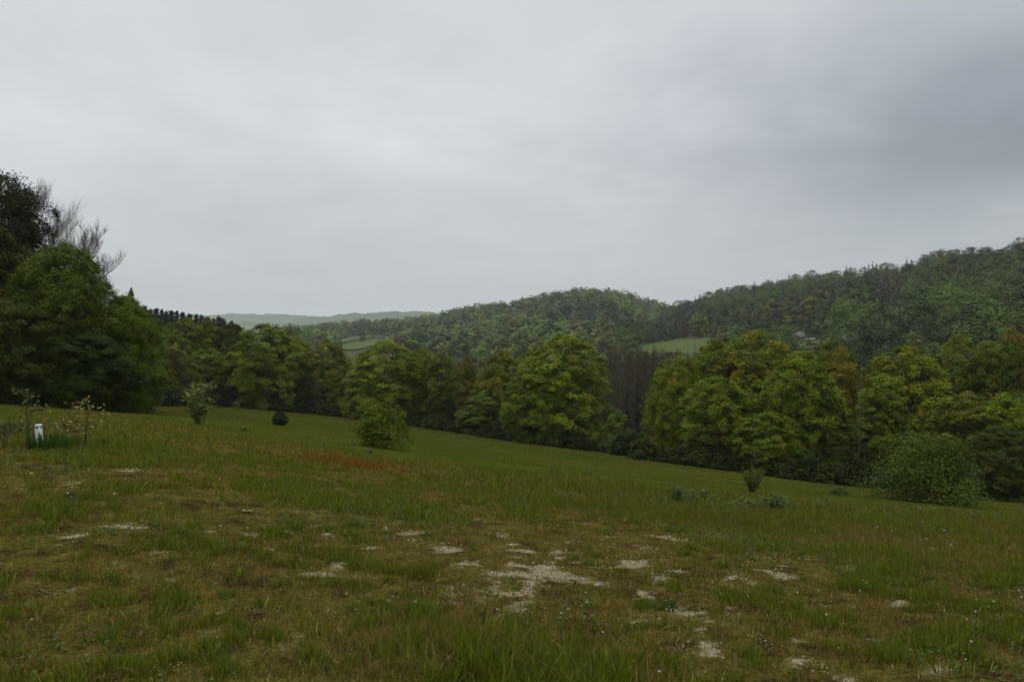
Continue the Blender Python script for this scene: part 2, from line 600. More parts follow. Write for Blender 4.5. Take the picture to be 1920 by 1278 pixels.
def plain(name, rgb, rough=.6, spec=.3, nscale=6, amt=.15):
    m, t = new_mat(name)
    out = N(t, 'ShaderNodeOutputMaterial')
    bs = N(t, 'ShaderNodeBsdfPrincipled', inp={'Roughness': rough, 'Specular IOR Level': spec})
    tc = N(t, 'ShaderNodeTexCoord')
    n = N(t, 'ShaderNodeTexNoise', inp={'Scale': nscale, 'Detail': 5.0})
    t.links.new(tc.outputs['Object'], n.inputs['Vector'])
    r = ramp(t, [(.3, tuple(c * (1 - amt) for c in rgb)), (.7, tuple(min(1, c * (1 + amt)) for c in rgb))], n.outputs['Fac'])
    t.links.new(r.outputs[0], bs.inputs['Base Color'])
    t.links.new(bs.outputs[0], out.inputs[0])
    return m


M_WHITE = plain('white_plastic', (.50, .51, .53), .45, .4, 14, .08)
M_SIDING = plain('pale_siding', (.24, .22, .20), .8)
M_ROOF = plain('grey_shingle', (.27, .26, .26), .9, .2, 3, .2)
M_GLASS = plain('window_glass', (.03, .035, .04), .1, .5)
M_STONE = plain('stone', (.20, .185, .155), .9, .2, 9, .35)


# ------------------------------------------------------------------ ground sheet
def axis_lines(core_lo, core_hi, step, far_lo, far_hi, growth=1.055):
    a = list(np.arange(core_lo, core_hi, step))
    s = step
    v = a[-1]
    while v < far_hi:
        s *= growth
        v += s
        a.append(v)
    s, v, lo = step, a[0], []
    while v > far_lo:
        s *= growth
        v -= s
        lo.append(v)
    return np.array(lo[::-1] + a)


def build_ground():
    xs = axis_lines(-13, 13, .13, -7000, 7000)
    ys = axis_lines(3, 22, .13, -900, 9000)
    X, Y = np.meshgrid(xs, ys)
    Z = ground_z(X, Y)
    nx, ny = len(xs), len(ys)
    i = (np.arange(ny - 1)[:, None] * nx + np.arange(nx - 1)[None]).ravel()
    q = np.stack([i, i + 1, i + nx + 1, i + nx], 1)
    me = mesh_np('ground', np.stack([X, Y, Z], -1), q, smooth=True)
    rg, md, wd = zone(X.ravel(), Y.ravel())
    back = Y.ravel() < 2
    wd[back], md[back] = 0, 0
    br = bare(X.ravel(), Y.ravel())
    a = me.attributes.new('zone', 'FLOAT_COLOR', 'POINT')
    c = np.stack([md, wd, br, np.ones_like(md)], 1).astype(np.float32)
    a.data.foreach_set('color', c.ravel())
    tag(obj('ground', me, M_GROUND), kind='structure')


build_ground()


# ------------------------------------------------------------------ hills
class Hill:
    def __init__(self, name, cols, tree_h, amp, seed, power=1.3):
        # cols: px -> (skyline py, ridge depth, base depth, base py)
        self.px = np.array([c[0] for c in cols], float)
        self.S = np.array([c[1] for c in cols], float)
        self.Dr = np.array([c[2] for c in cols], float)
        self.Db = np.array([c[3] for c in cols], float)
        self.pb = np.array([c[4] for c in cols], float)
        self.name, self.th, self.amp, self.seed, self.pw = name, tree_h, amp, seed, power

    def par(self, px):
        g = lambda a: np.interp(px, self.px, a)
        return g(self.S), g(self.Dr), g(self.Db), g(self.pb)

    def z(self, px, d):
        S, Dr, Db, pb = self.par(px)
        zr = EYE + (HZ - S) / F * Dr - self.th
        zb = EYE + (HZ - pb) / F * Db
        t = np.clip((d - Db) / (Dr - Db), 0, 1)
        z = zb + (zr - zb) * (0.5 * t ** self.pw + 0.5 * (t * t * (3 - 2 * t)))
        z = np.where(d > Dr, zr - .12 * (d - Dr) - (d - Dr) ** 2 / Dr * .15, z)
        z = np.where(d < Db, zb - .25 * (Db - d), z)
        x = (px - CX) / F * d
        z = z + self.amp * (fbm(x / 70, d / 70, self.seed, 3) - .5) * sstep(0, .25, (d - Db) / (Dr - Db) + .1)
        return z

    def build(self, mat, stepx, nd, rough=0.0, rs=14.0):
        px = np.arange(self.px[0], self.px[-1] + .1, stepx)
        tt = np.linspace(-.12, 1.35, nd)
        S, Dr, Db, pb = self.par(px)
        D = Db[None] + (Dr - Db)[None] * tt[:, None]
        P = np.broadcast_to(px[None], D.shape)
        Z = self.z(P.ravel(), D.ravel()).reshape(D.shape)
        X = (P - CX) / F * D
        if rough:
            Z = Z + rough * (fbm(X / rs, D / rs, self.seed + 5, 3) - .3)
        nx, ny = D.shape[1], D.shape[0]
        i = (np.arange(ny - 1)[:, None] * nx + np.arange(nx - 1)[None]).ravel()
        q = np.stack([i, i + 1, i + nx + 1, i + nx], 1)
        me = mesh_np(self.name, np.stack([X, D, Z], -1), q, smooth=True)
        o = tag(obj(self.name, me, mat), kind='structure')
        return o

    def find(self, px, py):
        d = np.linspace(np.interp(px, self.px, self.Db) * .95, np.interp(px, self.px, self.Dr), 400)
        z = self.z(np.full_like(d, px), d)
        _, pp = project((px - CX) / F * d, d, z)
        k = np.nonzero(pp <= py)[0]
        dd = d[k[0]] if len(k) else d[-1]
        return (px - CX) / F * dd, dd, float(self.z(np.array([px]), np.array([dd]))[0])


hillA = Hill('hill', [(1120, 640, 830, 345, 672), (1200, 612, 810, 335, 672), (1260, 578, 780, 325, 674), (1300, 567, 750, 315, 676), (1340, 555, 720, 300, 678), (1400, 546, 690, 280, 682),
                      (1460, 533, 660, 262, 688), (1500, 525, 635, 250, 692), (1560, 521, 605, 225, 700), (1640, 511, 570, 190, 712), (1700, 506, 540, 175, 722),
                      (1760, 488, 515, 165, 730), (1850, 478, 485, 155, 736), (1920, 464, 460, 150, 740), (2060, 448, 435, 150, 742), (2400, 440, 410, 150, 742)], 9.5, 9, 31)
hillB = Hill('hill', [(300, 640, 1500, 700, 640), (460, 632, 1450, 620, 645), (540, 622, 1400, 560, 652), (620, 609, 1350, 500, 664), (700, 601, 1280, 450, 676), (760, 598, 1220, 420, 682), (830, 591, 1150, 395, 688),
                      (900, 578, 1080, 372, 692), (960, 573, 1040, 360, 692), (1000, 561, 1010, 350, 690), (1040, 551, 1000, 350, 688), (1085, 545, 995, 352, 684), (1140, 547, 1000, 360, 678),
                      (1170, 553, 1010, 372, 672), (1200, 563, 1020, 390, 666), (1240, 572, 1040, 420, 660), (1300, 584, 1100, 480, 650), (1420, 600, 1200, 560, 640)], 9.0, 12, 47)
hillC = Hill('hill', [(380, 612, 2500, 1700, 640), (500, 606, 2450, 1700, 640), (560, 600, 2400, 1650, 638), (640, 591, 2350, 1600, 636), (700, 585, 2300, 1600, 634), (780, 582, 2300, 1600, 634),
                      (815, 585, 2320, 1620, 634), (840, 592, 2350, 1650, 634), (900, 604, 2400, 1700, 634)], 2, 16, 53)
hillE = Hill('hill', [(-500, 600, 3600, 2700, 625), (200, 594, 3600, 2650, 625), (380, 590, 3500, 2600, 622), (430, 588, 3450, 2600, 622), (520, 590, 3450, 2600, 622), (600, 593, 3500, 2600, 622), (680, 592, 3500, 2600, 622), (760, 598, 3500, 2650, 622)], 2, 18, 61)
hillD = Hill('mountain', [(780, 600, 6000, 5000, 604), (835, 588, 5800, 4800, 604), (880, 575, 5700, 4700, 604), (920, 567, 5600, 4600, 604), (960, 570, 5600, 4600, 604), (1040, 577, 5700, 4700, 604), (1150, 590, 5800, 4800, 604), (1300, 598, 5900, 4900, 604)], 2, 25, 71)
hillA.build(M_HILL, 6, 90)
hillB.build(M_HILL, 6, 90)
hillC.build(M_FAR_HAZED, 2.5, 90, 9, 22)
hillE.build(M_FAR_HAZED, 4, 80, 10, 30)
hillD.build(M_FAR_HAZED, 5, 40, 8, 60)


def inpoly(px, py, poly):
    c = np.zeros(np.shape(px), bool)
    n = len(poly)
    for i in range(n):
        x1, y1 = poly[i]
        x2, y2 = poly[(i + 1) % n]
        hit = ((y1 > py) != (y2 > py)) & (px < (x2 - x1) * (py - y1) / (y2 - y1 + 1e-12) + x1)
        c ^= hit
    return c


def patch_on_hill(name, hill, poly, mat, lift=.5, nx=50, ny=24):
    """a field lying on the hill: its outline found on the slope, then meshed in metres there"""
    xs = [p[0] for p in poly]
    px = np.linspace(min(xs), max(xs), nx)
    rows = []
    for p in px:
        ys = []
        for i in range(len(poly)):
            (x1, y1), (x2, y2) = poly[i], poly[(i + 1) % len(poly)]
            if min(x1, x2) - 1e-6 <= p <= max(x1, x2) + 1e-6 and abs(x2 - x1) > 1e-6:
                ys.append(y1 + (y2 - y1) * (p - x1) / (x2 - x1))
        lo, hi = max(ys), min(ys)
        d0, d1 = hill.find(p, lo)[1], hill.find(p, hi)[1]
        d1 = max(d1, d0 + 1)
        d = np.linspace(d0, d1, ny)
        z = hill.z(np.full(ny, p), d) + lift
        rows.append(np.stack([(p - CX) / F * d, d, z], 1))
    v = np.array(rows)
    i = (np.arange(nx - 1)[:, None] * ny + np.arange(ny - 1)[None]).ravel()
    q = np.stack([i, i + ny, i + ny + 1, i + 1], 1)
    me = mesh_np(name, v, q, smooth=True)
    return tag(obj(name, me, mat), kind='structure')


FIELD_A = [(1172, 657), (1200, 649), (1245, 642), (1290, 635), (1330, 634), (1350, 640), (1350, 664), (1172, 664)]
FIELD_B = [(636, 650), (670, 644), (706, 637), (745, 630), (772, 630), (760, 636), (715, 646), (672, 656), (640, 658)]
FIELD_C = [(622, 642), (650, 634), (700, 629), (706, 631), (664, 638), (640, 644)]
LAWN = [(1476, 644), (1530, 639), (1600, 641), (1606, 656), (1476, 656)]
CLEAR_A, CLEAR_B = [FIELD_A, LAWN], [FIELD_B, FIELD_C]
patch_on_hill('field', hillA, FIELD_A, M_FIELD)
patch_on_hill('field', hillB, FIELD_B, M_FIELD, .8)
patch_on_hill('field', hillB, FIELD_C, M_FIELD, .8)
patch_on_hill('lawn', hillA, LAWN, M_FIELD)
patch_on_hill('gravel_road', hillA, [(1466, 638.5), (1530, 636.5), (1585, 637.5), (1585, 640.2), (1530, 639.2), (1466, 641.3)], M_ROAD, .7, 40, 4)


# ------------------------------------------------------------------ tree kinds
def interp_profile(pts):
    a = np.array(pts)
    return lambda s: np.interp(s, a[:, 0], a[:, 1])


DOME = interp_profile([(0, .62), (.1, .88), (.3, 1), (.55, .97), (.74, .84), (.88, .60), (.96, .34), (1, .08)])
OVAL = interp_profile([(0, .50), (.13, .82), (.36, 1), (.6, .97), (.8, .78), (.92, .50), (1, .08)])
TALL = interp_profile([(0, .62), (.2, .92), (.45, 1), (.7, .86), (.88, .55), (1, .1)])
LOOSE = interp_profile([(0, .35), (.2, .7), (.5, 1), (.75, .9), (.92, .6), (1, .2)])


def broadleaf(seed, H, R, prof, t0, ncl, nlf, lsize, disc, lump=.2, inner=.45, trunk_r=.2, warm_top=0.0, flat=.30):
    """returns (trunk mesh, crown mesh): limbs fork from a tapered trunk and end in leafy sprays"""
    r = np.random.default_rng(seed)
    tr, cr = MB(), MB()
    hz = np.linspace(0, .86, 9) * H
    wob = np.cumsum(r.normal(0, .012 * H, (9, 2)), 0)
    wob[0] = 0
    axis = np.c_[wob, hz]
    rad = trunk_r * (1 - hz / H) ** .9 + .02
    rad[0] *= 1.5
    tr.tube(axis, rad, 9)
    s = r.uniform(0, 1, ncl * 3)
    s = s[r.uniform(0, 1, len(s)) < .25 + .75 * prof(s)][:ncl]
    n = len(s)
    phi = r.uniform(0, 2 * math.pi, n)
    k1, k2, k3 = r.uniform(0, 6.28, 3)
    lob = 1 + lump * (.5 * np.sin(3 * phi + k1 + 4 * s) + .5 * np.sin(5 * phi + k2 - 7 * s) + .4 * np.sin(9 * s + 2 * phi + k3))
    u = r.uniform(0, 1, n)
    fr = 1 - inner * u ** 1.8
    rr = R * prof(s) * lob * fr
    z = (t0 + (1 - t0) * s) * H
    ax = np.stack([np.interp(z, hz, axis[:, 0]), np.interp(z, hz, axis[:, 1])], 1)
    cen = np.c_[ax[:, 0] + rr * np.cos(phi), ax[:, 1] + rr * np.sin(phi), z - .04 * H * fr * (1 - s)]
    # limbs
    order = r.permutation(n)[:26]
    for i in order:
        z0 = max(.12 * H, (z[i] - (.12 + .22 * r.uniform()) * H))
        a = np.array([np.interp(z0, hz, axis[:, 0]), np.interp(z0, hz, axis[:, 1]), z0])
        b = cen[i]
        m = a * .45 + b * .55 + np.array([0, 0, .05 * H * r.uniform(-.2, 1)])
        tt = np.linspace(0, 1, 6)[:, None]
        p = (1 - tt) ** 2 * a + 2 * tt * (1 - tt) * m + tt ** 2 * b
        tr.tube(p, trunk_r * .34 * (1 - tt[:, 0] * .85), 5)
        for _ in range(2):
            j = r.integers(n)
            if np.linalg.norm(cen[j] - b) < R * .6:
                tr.tube(np.array([p[3], (p[3] + cen[j]) / 2 + [0, 0, .1], cen[j]]), [trunk_r * .15, trunk_r * .1, .015], 4)
    # sprays
    cnt = r.poisson(nlf, n).clip(6)
    idx = np.repeat(np.arange(n), cnt)
    m = len(idx)
    out = np.c_[np.cos(phi), np.sin(phi), np.zeros(n)]
    cn = out * (.25 + .45 * (1 - s[:, None]) * 1.1) + np.array([0, 0, 1.0]) + r.normal(0, .22, (n, 3))
    cn /= np.linalg.norm(cn, axis=1)[:, None]
    e1 = np.cross(cn, np.array([.3, .5, 1.0]) + r.normal(0, .3, (n, 3)))
    e1 /= np.linalg.norm(e1, axis=1)[:, None]
    e2 = np.cross(cn, e1)
    ds = disc * r.uniform(.6, 1.35, n)
    rad_ = np.sqrt(r.uniform(0, 1, m)) * r.uniform(.6, 1.05, m)
    ang = r.uniform(0, 6.283, m)
    q1, q2 = rad_ * np.cos(ang), rad_ * np.sin(ang)
    off = (e1[idx] * q1[:, None] + e2[idx] * q2[:, None] * .8) * ds[idx][:, None]
    off = off + cn[idx] * (ds[idx] * (r.normal(0, flat, m) - .28 * rad_ ** 2))[:, None]
    nr = cn[idx] + r.normal(0, .36, (m, 3)) + .35 * off / ds[idx][:, None]
    ct = r.uniform(.78, 1.22, n)
    hue = r.normal(0, .10, n)
    lt = ct[idx] * r.uniform(.82, 1.18, m)
    tint = np.c_[lt * (1 + hue[idx] + warm_top * sstep(.55, 1, s)[idx] * r.uniform(.4, 1, m)), lt, lt * (1 - .5 * hue[idx])]
    cr.leaves(cen[idx] + off, nr, lsize * r.uniform(.7, 1.35, m), .62, tint, r)
    return tr.mesh('trunk'), cr.mesh('crown')


def conifer(seed, H, R, layers=24, per=10, spray=9, ls=.42, narrow=1.0, sparse=0.0):
    r = np.random.default_rng(seed)
    tr, cr = MB(), MB()
    hz = np.linspace(0, 1, 7) * H * .985
    tr.tube(np.c_[np.zeros(7), np.zeros(7), hz], .13 * H / 10 * (1 - hz / H) + .012, 7)
    C, Nn, T, S, K = [], [], [], [], []
    for i in range(layers):
        t = (i + .5) / layers
        zb = H * (.04 + .95 * t ** .92)
        L = R * (1 - t) ** (.85 * narrow) * r.uniform(.85, 1.12) + .06
        nb = max(4, int(per * (1 - .55 * t)))
        for j in range(nb):
            if r.uniform() < sparse:
                continue
            a = 6.283 * (j + r.uniform(0, .8)) / nb + i
            l = L * r.uniform(.65, 1.15)
            dr = np.array([math.cos(a), math.sin(a), 0])
            droop = r.uniform(.12, .4) * (1 - t * .8)
            ns = max(3, int(spray * (.4 + .6 * (1 - t))))
            f = (np.arange(ns) + .6) / ns
            zj = zb + r.uniform(-.6, .6) * H / layers
            p = dr * (f * l)[:, None] + np.array([0, 0, zj]) + np.array([0, 0, 1.]) * ((-droop * f + .18 * f ** 3) * l)[:, None]
            p = p + r.normal(0, .05 * R, p.shape) * np.array([1, 1, .6])
            tb = r.uniform(.75, 1.25)
            C.append(p)
            side = np.array([-dr[1], dr[0], 0])
            Nn.append(np.array([0, 0, .55]) + dr * .9 + r.normal(0, .55, p.shape))
            T.append(dr * .6 + side * r.uniform(-.9, .9, (ns, 1)) + np.array([0, 0, -.7]))
            S.append(ls * (1 - .35 * f) * r.uniform(.8, 1.3, ns) * (.55 + .6 * (1 - t)))
            K.append(np.repeat([[tb, tb, tb]], ns, 0) * r.uniform(.85, 1.15, (ns, 1)))
    zt = np.linspace(.93, 1.0, 6) * H
    C.append(np.c_[np.zeros(6), np.zeros(6), zt])
    Nn.append(r.normal(size=(6, 3)) * [1, 1, .2])
    T.append(np.repeat([[0, 0, 1.]], 6, 0))
    S.append(np.full(6, ls * .6))
    K.append(np.ones((6, 3)))
    cr.leaves(np.vstack(C), np.vstack(Nn), np.concatenate(S), .45, np.vstack(K), r, np.vstack(T))
    return tr.mesh('trunk'), cr.mesh('crown')


def bare_tree(seed, H, R, up=.75, levels=4, nb=(9, 6, 6, 5), tr0=.17, fine=.010, first=.3):
    """leafless: ever finer upswept branches; trunk and branches apart"""
    r = np.random.default_rng(seed)
    tr, br = MB(), MB()
    hz = np.linspace(0, .8, 8) * H
    ax = np.c_[np.cumsum(r.normal(0, .01 * H, (8, 2)), 0), hz]
    ax[0, :2] = 0
    tr.tube(ax, tr0 * (1 - hz / H) + .02, 8)

    def grow(p, d, L, rad, lev):
        k = 5
        pts = [p]
        dd = d.copy()
        for i in range(k):
            dd = dd + r.normal(0, .09, 3) + np.array([0, 0, .10 * up])
            dd /= np.linalg.norm(dd)
            pts.append(pts[-1] + dd * L / k)
        pts = np.array(pts)
        br.tube(pts, np.linspace(rad, max(rad * .35, fine * .7), k + 1), 3 if lev > 1 else 5, cap=False)
        if lev + 1 < levels:
            for _ in range(nb[lev + 1]):
                f = r.uniform(.3, 1.0)
                q = pts[min(k, int(f * k))]
                a = r.normal(size=3)
                a -= dd * np.dot(a, dd)
                a /= np.linalg.norm(a)
                nd = dd * r.uniform(.7, 1.1) + a * r.uniform(.35, .75) + np.array([0, 0, .3 * up])
                grow(q, nd / np.linalg.norm(nd), L * r.uniform(.38, .6), max(rad * .5, fine), lev + 1)
    for i in range(nb[0]):
        f = first + (1 - first) * (i + r.uniform()) / nb[0]
        z = f * .8 * H
        p = np.array([np.interp(z, hz, ax[:, 0]), np.interp(z, hz, ax[:, 1]), z])
        a = r.uniform(0, 6.283)
        d = np.array([math.cos(a), math.sin(a), up * r.uniform(.7, 1.4)])
        L = min(R * r.uniform(.8, 1.1) * (1.15 - .5 * f), (H - z) * 1.0 + .5)
        grow(p, d / np.linalg.norm(d), L, tr0 * .38 * (1.15 - f * .8), 0)
    return tr.mesh('trunk'), br.mesh('branches')


def spindly(seed, H, R):
    """bare, thin tamarack-like pole with short brown twigs"""
    r = np.random.default_rng(seed)
    tr, br = MB(), MB()
    tr.tube(np.c_[np.zeros(5), np.zeros(5), np.linspace(0, 1, 5) * H], [.11, .09, .065, .04, .012], 5)
    for i in range(150):
        t = r.uniform(.08, .99)
        a = r.uniform(0, 6.283)
        l = R * (1.05 - t) ** .8 * r.uniform(.5, 1.1) + .2
        d = np.array([math.cos(a), math.sin(a), 0])
        p0 = np.array([0, 0, t * H])
        p2 = p0 + d * l + [0, 0, l * r.uniform(.1, .7)]
        p1 = (p0 + p2) / 2 + r.normal(0, .06, 3)
        br.tube(np.array([p0, p1, p2]), [.035, .025, .015], 3, cap=False)
        for _ in range(3):
            q = p1 + (p2 - p1) * r.uniform()
            br.tube(np.array([q, q + (p2 - p1) * .5 + r.normal(0, .22, 3) + [0, 0, .15]]), [.02, .012], 3, cap=False)
    return tr.mesh('trunk'), br.mesh('branches')


V = {}
V['maple'] = [broadleaf(101 + i, 14, 6, [DOME, OVAL, DOME, OVAL][i], .03, 560, 92, .26, 1.0, .12, .5, .22, flat=.13) for i in range(4)]
V['edge'] = [broadleaf(131 + i, 14, 6, [DOME, OVAL][i], .0, 950, 130, .19, .85, .12, .6, .25, flat=.22) for i in range(2)]
V['slim'] = [broadleaf(151 + i, 14, 4, [TALL, OVAL][i], .03, 380, 84, .26, .9, .26, .55, .16, flat=.13) for i in range(2)]
V['loose'] = [broadleaf(171 + i, 15, 5.5, LOOSE, .15, 330, 150, .20, 1.15, .3, .7, .2, flat=.18) for i in range(2)]
V['spruce'] = [conifer(201 + i, 12, 3.0, 26, 11, 9, .55) for i in range(3)]
V['pine'] = [conifer(221 + i, 16, 3.0, 52, 20, 15, .72, .75, .03) for i in range(3)]
V['spindly'] = [spindly(241 + i, 12, 1.3) for i in range(4)]
_cache_kind = {'maple': (14, 6), 'edge': (14, 6), 'slim': (14, 4), 'loose': (15, 5.5), 'spruce': (12, 3.0), 'pine': (16, 2.8), 'spindly': (12, 1.3)}
FOLIAGE_MAT = {'maple': M_LEAF, 'edge': M_LEAF, 'slim': M_LEAF, 'loose': M_LEAF, 'spruce': M_NEEDLE, 'pine': M_NEEDLE, 'spindly': M_BARK}
BARK = (.085, .072, .058)
for k, vs_ in V.items():
    for a, b in vs_:
        a.materials.append(M_BARK)
        b.materials.append(FOLIAGE_MAT[k])

GREEN = (.104, .146, .003)
BRIGHT = (.138, .178, .003)
YELLOW = (.138, .168, .005)
OLIVE = (.108, .138, .006)
BRONZE = (.130, .144, .006)
ORANGE = (.168, .146, .007)
DARK = (.044, .062, .004)
DEEP = (.020, .030, .004)
NEEDLE = (.013, .021, .008)
TWIG = (.082, .068, .040)
GREYT = (.15, .142, .138)

SILH = []     # tops of the near trees: px, half width, top, to know what they hide


def tree(kind, var, px, top, wid, d, color, name, cat, label, group=None, rz=None, sink=.15, bark=BARK):
    x, y = (px - CX) / F * d, d
    zg = float(ground_z(x, y)) - sink
    zt = at(px, top, d)[2]
    H = max(zt - zg, 1.0)
    wid = wid * (1.13 if kind in ('maple', 'slim') else 1.08 if kind == 'edge' else 1.0)
    h0, r0 = _cache_kind[kind]
    W = wid / F * d / 2
    tm, cm = V[kind][var % len(V[kind])]
    rz = rng.uniform(0, 6.28) if rz is None else rz
    e = empty(name, (x, y, zg), rz, (W / r0, W / r0, H / h0))
    tag(e, label, cat, group)
    obj('trunk', tm, None, e, bark)
    obj('branches' if kind == 'spindly' else 'crown', cm, None, e, tuple(c * .80 for c in color))
    SILH.append((px, wid * .42, top))
    return e


# ---------------- the treeline, tree by tree
T = [
    # mass at the edge of the clearing
    ('loose', 0, 2, 326, 205, 56, DEEP, 'ash_tree', 'tree', 'tall dark ash with loose open leaf pads against the sky beside bare twigs'),
    ('edge', 0, -18, 338, 185, 59, (.030, .046, .004), 'maple_tree', 'tree', 'dense dark maple filling the picture edge behind the tall ash'),
    ('edge', 1, -60, 400, 260, 52, DARK, 'maple_tree', 'tree', 'dark maple cut off by the picture edge below the tall ash'),
    ('edge', 0, 118, 458, 205, 49, (.070, .108, .004), 'maple_tree', 'tree', 'full round maple in front of the bare-twigged tree'),
    ('edge', 1, 228, 556, 135, 51, (.085, .128, .004), 'maple_tree', 'tree', 'lower bright green maple ending the tall mass of trees by the clearing'),
    ('edge', 0, 30, 560, 220, 46.5, DARK, 'maple_tree', 'tree', 'dark low-hanging maple standing in front of the tall ash'),
    ('edge', 1, 150, 610, 190, 47.5, (.034, .056, .004), 'maple_tree', 'tree', 'low leafy tree skirting the foot of the full round maple'),
    ('slim', 0, 247, 540, 36, 56, GREEN, 'young_tree', 'tree', 'thin wispy treetop poking above the lower bright green maple'),
    # mid-distance line
    ('slim', 0, 318, 606, 62, 112, (.070, .125, .006), 'birch_tree', 'tree', 'narrow fresh green tree at the gap beside the tall tree mass'),
    ('maple', 0, 350, 598, 82, 110, OLIVE, 'maple_tree', 'tree', 'olive tree with a pointed top below the spruce skyline'),
    ('slim', 1, 385, 597, 66, 112, (.115, .135, .005), 'maple_tree', 'tree', 'yellowish narrow tree next to the olive pointed-top tree'),
    ('maple', 1, 392, 650, 84, 106, GREEN, 'maple_tree', 'tree', 'shorter layered green tree standing behind the loose leafy shrub'),
    ('maple', 2, 432, 607, 92, 113, DARK, 'maple_tree', 'tree', 'dark brownish-green round tree beside the big bright maple of the middle line'),
    ('maple', 3, 502, 608, 128, 106, GREEN, 'maple_tree', 'tree', 'broad vivid green maple, widest of the line before the hazy hills'),
    ('maple', 0, 548, 630, 92, 111, (.125, .160, .004), 'maple_tree', 'tree', 'yellow-green crown joined to the broad vivid green maple'),
    ('slim', 1, 540, 619, 50, 118, OLIVE, 'maple_tree', 'tree', 'flat olive treetop peeping over the yellow-green crown before the hazy hills'),
    ('maple', 1, 610, 640, 88, 109, (.115, .130, .005), 'maple_tree', 'tree', 'olive-yellow maple between two slim dark spruces'),
    ('spruce', 0, 582, 688, 52, 104, NEEDLE, 'spruce_tree', 'tree', 'black-green spruce at the foot of the olive-yellow maple'),
    ('spruce', 1, 646, 676, 36, 104, NEEDLE, 'spruce_tree', 'tree', 'slim spire-topped dark spruce in the notch of the treeline'),
    ('spruce', 2, 505, 700, 56, 103, DEEP, 'spruce_tree', 'tree', 'low dark spruce under the skirt of the broad vivid green maple'),
    ('spruce', 0, 440, 690, 56, 104, NEEDLE, 'spruce_tree', 'tree', 'dim spruce below the dark brownish-green round tree'),
    ('spruce', 1, 335, 690, 60, 106, NEEDLE, 'spruce_tree', 'tree', 'dim spruce below the narrow fresh green tree'),
    ('maple', 2, 722, 640, 132, 101, BRIGHT, 'maple_tree', 'tree', 'bright green maple right behind the small leafy bush in the meadow'),
    ('maple', 3, 785, 652, 84, 104, OLIVE, 'maple_tree', 'tree', 'olive maple leaning on the bright green one behind the meadow bush'),
    ('slim', 0, 832, 660, 72, 101, (.092, .120, .005), 'maple_tree', 'tree', 'dull green slender tree halfway between the two bright maples'),
    ('slim', 1, 872, 668, 62, 99, (.115, .112, .010), 'maple_tree', 'tree', 'brownish thin-leaved tree beside the big solitary-looking maple group'),
    ('maple', 0, 940, 660, 98, 93, (.125, .138, .005), 'maple_tree', 'tree', 'olive-gold maple tucked against the tallest round maple of the centre'),
    ('slim', 0, 905, 740, 76, 89, (.085, .120, .005), 'maple_tree', 'tree', 'low layered sapling in front of the olive-gold maple'),
    ('maple', 2, 1056, 629, 166, 84, BRIGHT, 'maple_tree', 'tree', 'large round bright green maple, tallest of the middle treeline'),
    ('maple', 3, 1010, 690, 110, 82, GREEN, 'maple_tree', 'tree', 'lower side crown in front of the large round bright maple'),
    ('maple', 1, 1190, 806, 60, 80, DARK, 'maple_tree', 'tree', 'dark low tree filling the foot of the brown bare stand'),
    ('slim', 1, 1157, 768, 42, 77, (.120, .165, .020), 'young_tree', 'tree', 'small pale green sapling before the brown bare stand'),
    # group on the right
    ('maple', 1, 1270, 664, 100, 71, YELLOW, 'maple_tree', 'tree', 'yellow-green maple at the edge of the brown bare stand'),
    ('maple', 0, 1345, 640, 120, 74, OLIVE, 'maple_tree', 'tree', 'olive maple behind the yellow-green one by the bare stand'),
    ('maple', 3, 1420, 622, 165, 72, BRONZE, 'maple_tree', 'tree', 'broad bronze-topped maple, highest of the nearest group of trees'),
    ('maple', 2, 1340, 706, 130, 65, (.112, .156, .004), 'maple_tree', 'tree', 'low spreading green maple sweeping the meadow edge'),
    ('maple', 2, 1490, 660, 158, 63, (.118, .160, .004), 'maple_tree', 'tree', 'big green maple in tiers, in front of the bronze-topped one'),
    ('slim', 1, 1582, 655, 84, 68, ORANGE, 'maple_tree', 'tree', 'reddish-orange leafed maple below the small grey-roofed house'),
    ('maple', 1, 1440, 770, 120, 60.5, GREEN, 'maple_tree', 'tree', 'lowest drooping maple boughs over the shaded meadow edge'),
    ('maple', 0, 1555, 750, 110, 62, (.085, .112, .005), 'maple_tree', 'tree', 'dusky green maple below the reddish-orange one'),
    ('maple', 3, 1705, 650, 165, 63, YELLOW, 'maple_tree', 'tree', 'tall yellow-green maple above the big round bush'),
    ('slim', 0, 1660, 720, 90, 61, OLIVE, 'maple_tree', 'tree', 'olive crown beside the thin pale pole trunk'),
    ('maple', 1, 1812, 735, 150, 58, (.100, .118, .005), 'maple_tree', 'tree', 'dull olive maple behind the big round bush'),
    ('slim', 1, 1892, 740, 100, 55, BRIGHT, 'maple_tree', 'tree', 'bright leafy tree at the far end of the treeline'),
    ('maple', 2, 1968, 730, 150, 56, GREEN, 'maple_tree', 'tree', 'green maple half out of the picture past the bright leafy tree'),
    ('maple', 0, 1880, 800, 130, 53, DARK, 'maple_tree', 'tree', 'dark low tree between the big round bush and the bright leafy tree'),
    ('maple', 0, 1800, 632, 105, 108, (.115, .148, .005), 'maple_tree', 'tree', 'rounded light green crown peeping over the yellow-green maple'),
    ('maple', 3, 1862, 640, 110, 116, (.105, .145, .005), 'maple_tree', 'tree', 'flat-topped light green tree under the orange treetop'),
    ('maple', 1, 1830, 672, 110, 96, (.070, .105, .005), 'maple_tree', 'tree', 'deeper green tree in the hollow behind the dull olive maple'),
    ('slim', 0, 1902, 612, 62, 135, ORANGE, 'maple_tree', 'tree', 'orange-leaved treetop low on the near hillside'),
    ('slim', 1, 1918, 668, 70, 92, DARK, 'maple_tree', 'tree', 'dark narrow tree below the orange treetop'),
]
for a in T:
    tree(*a)

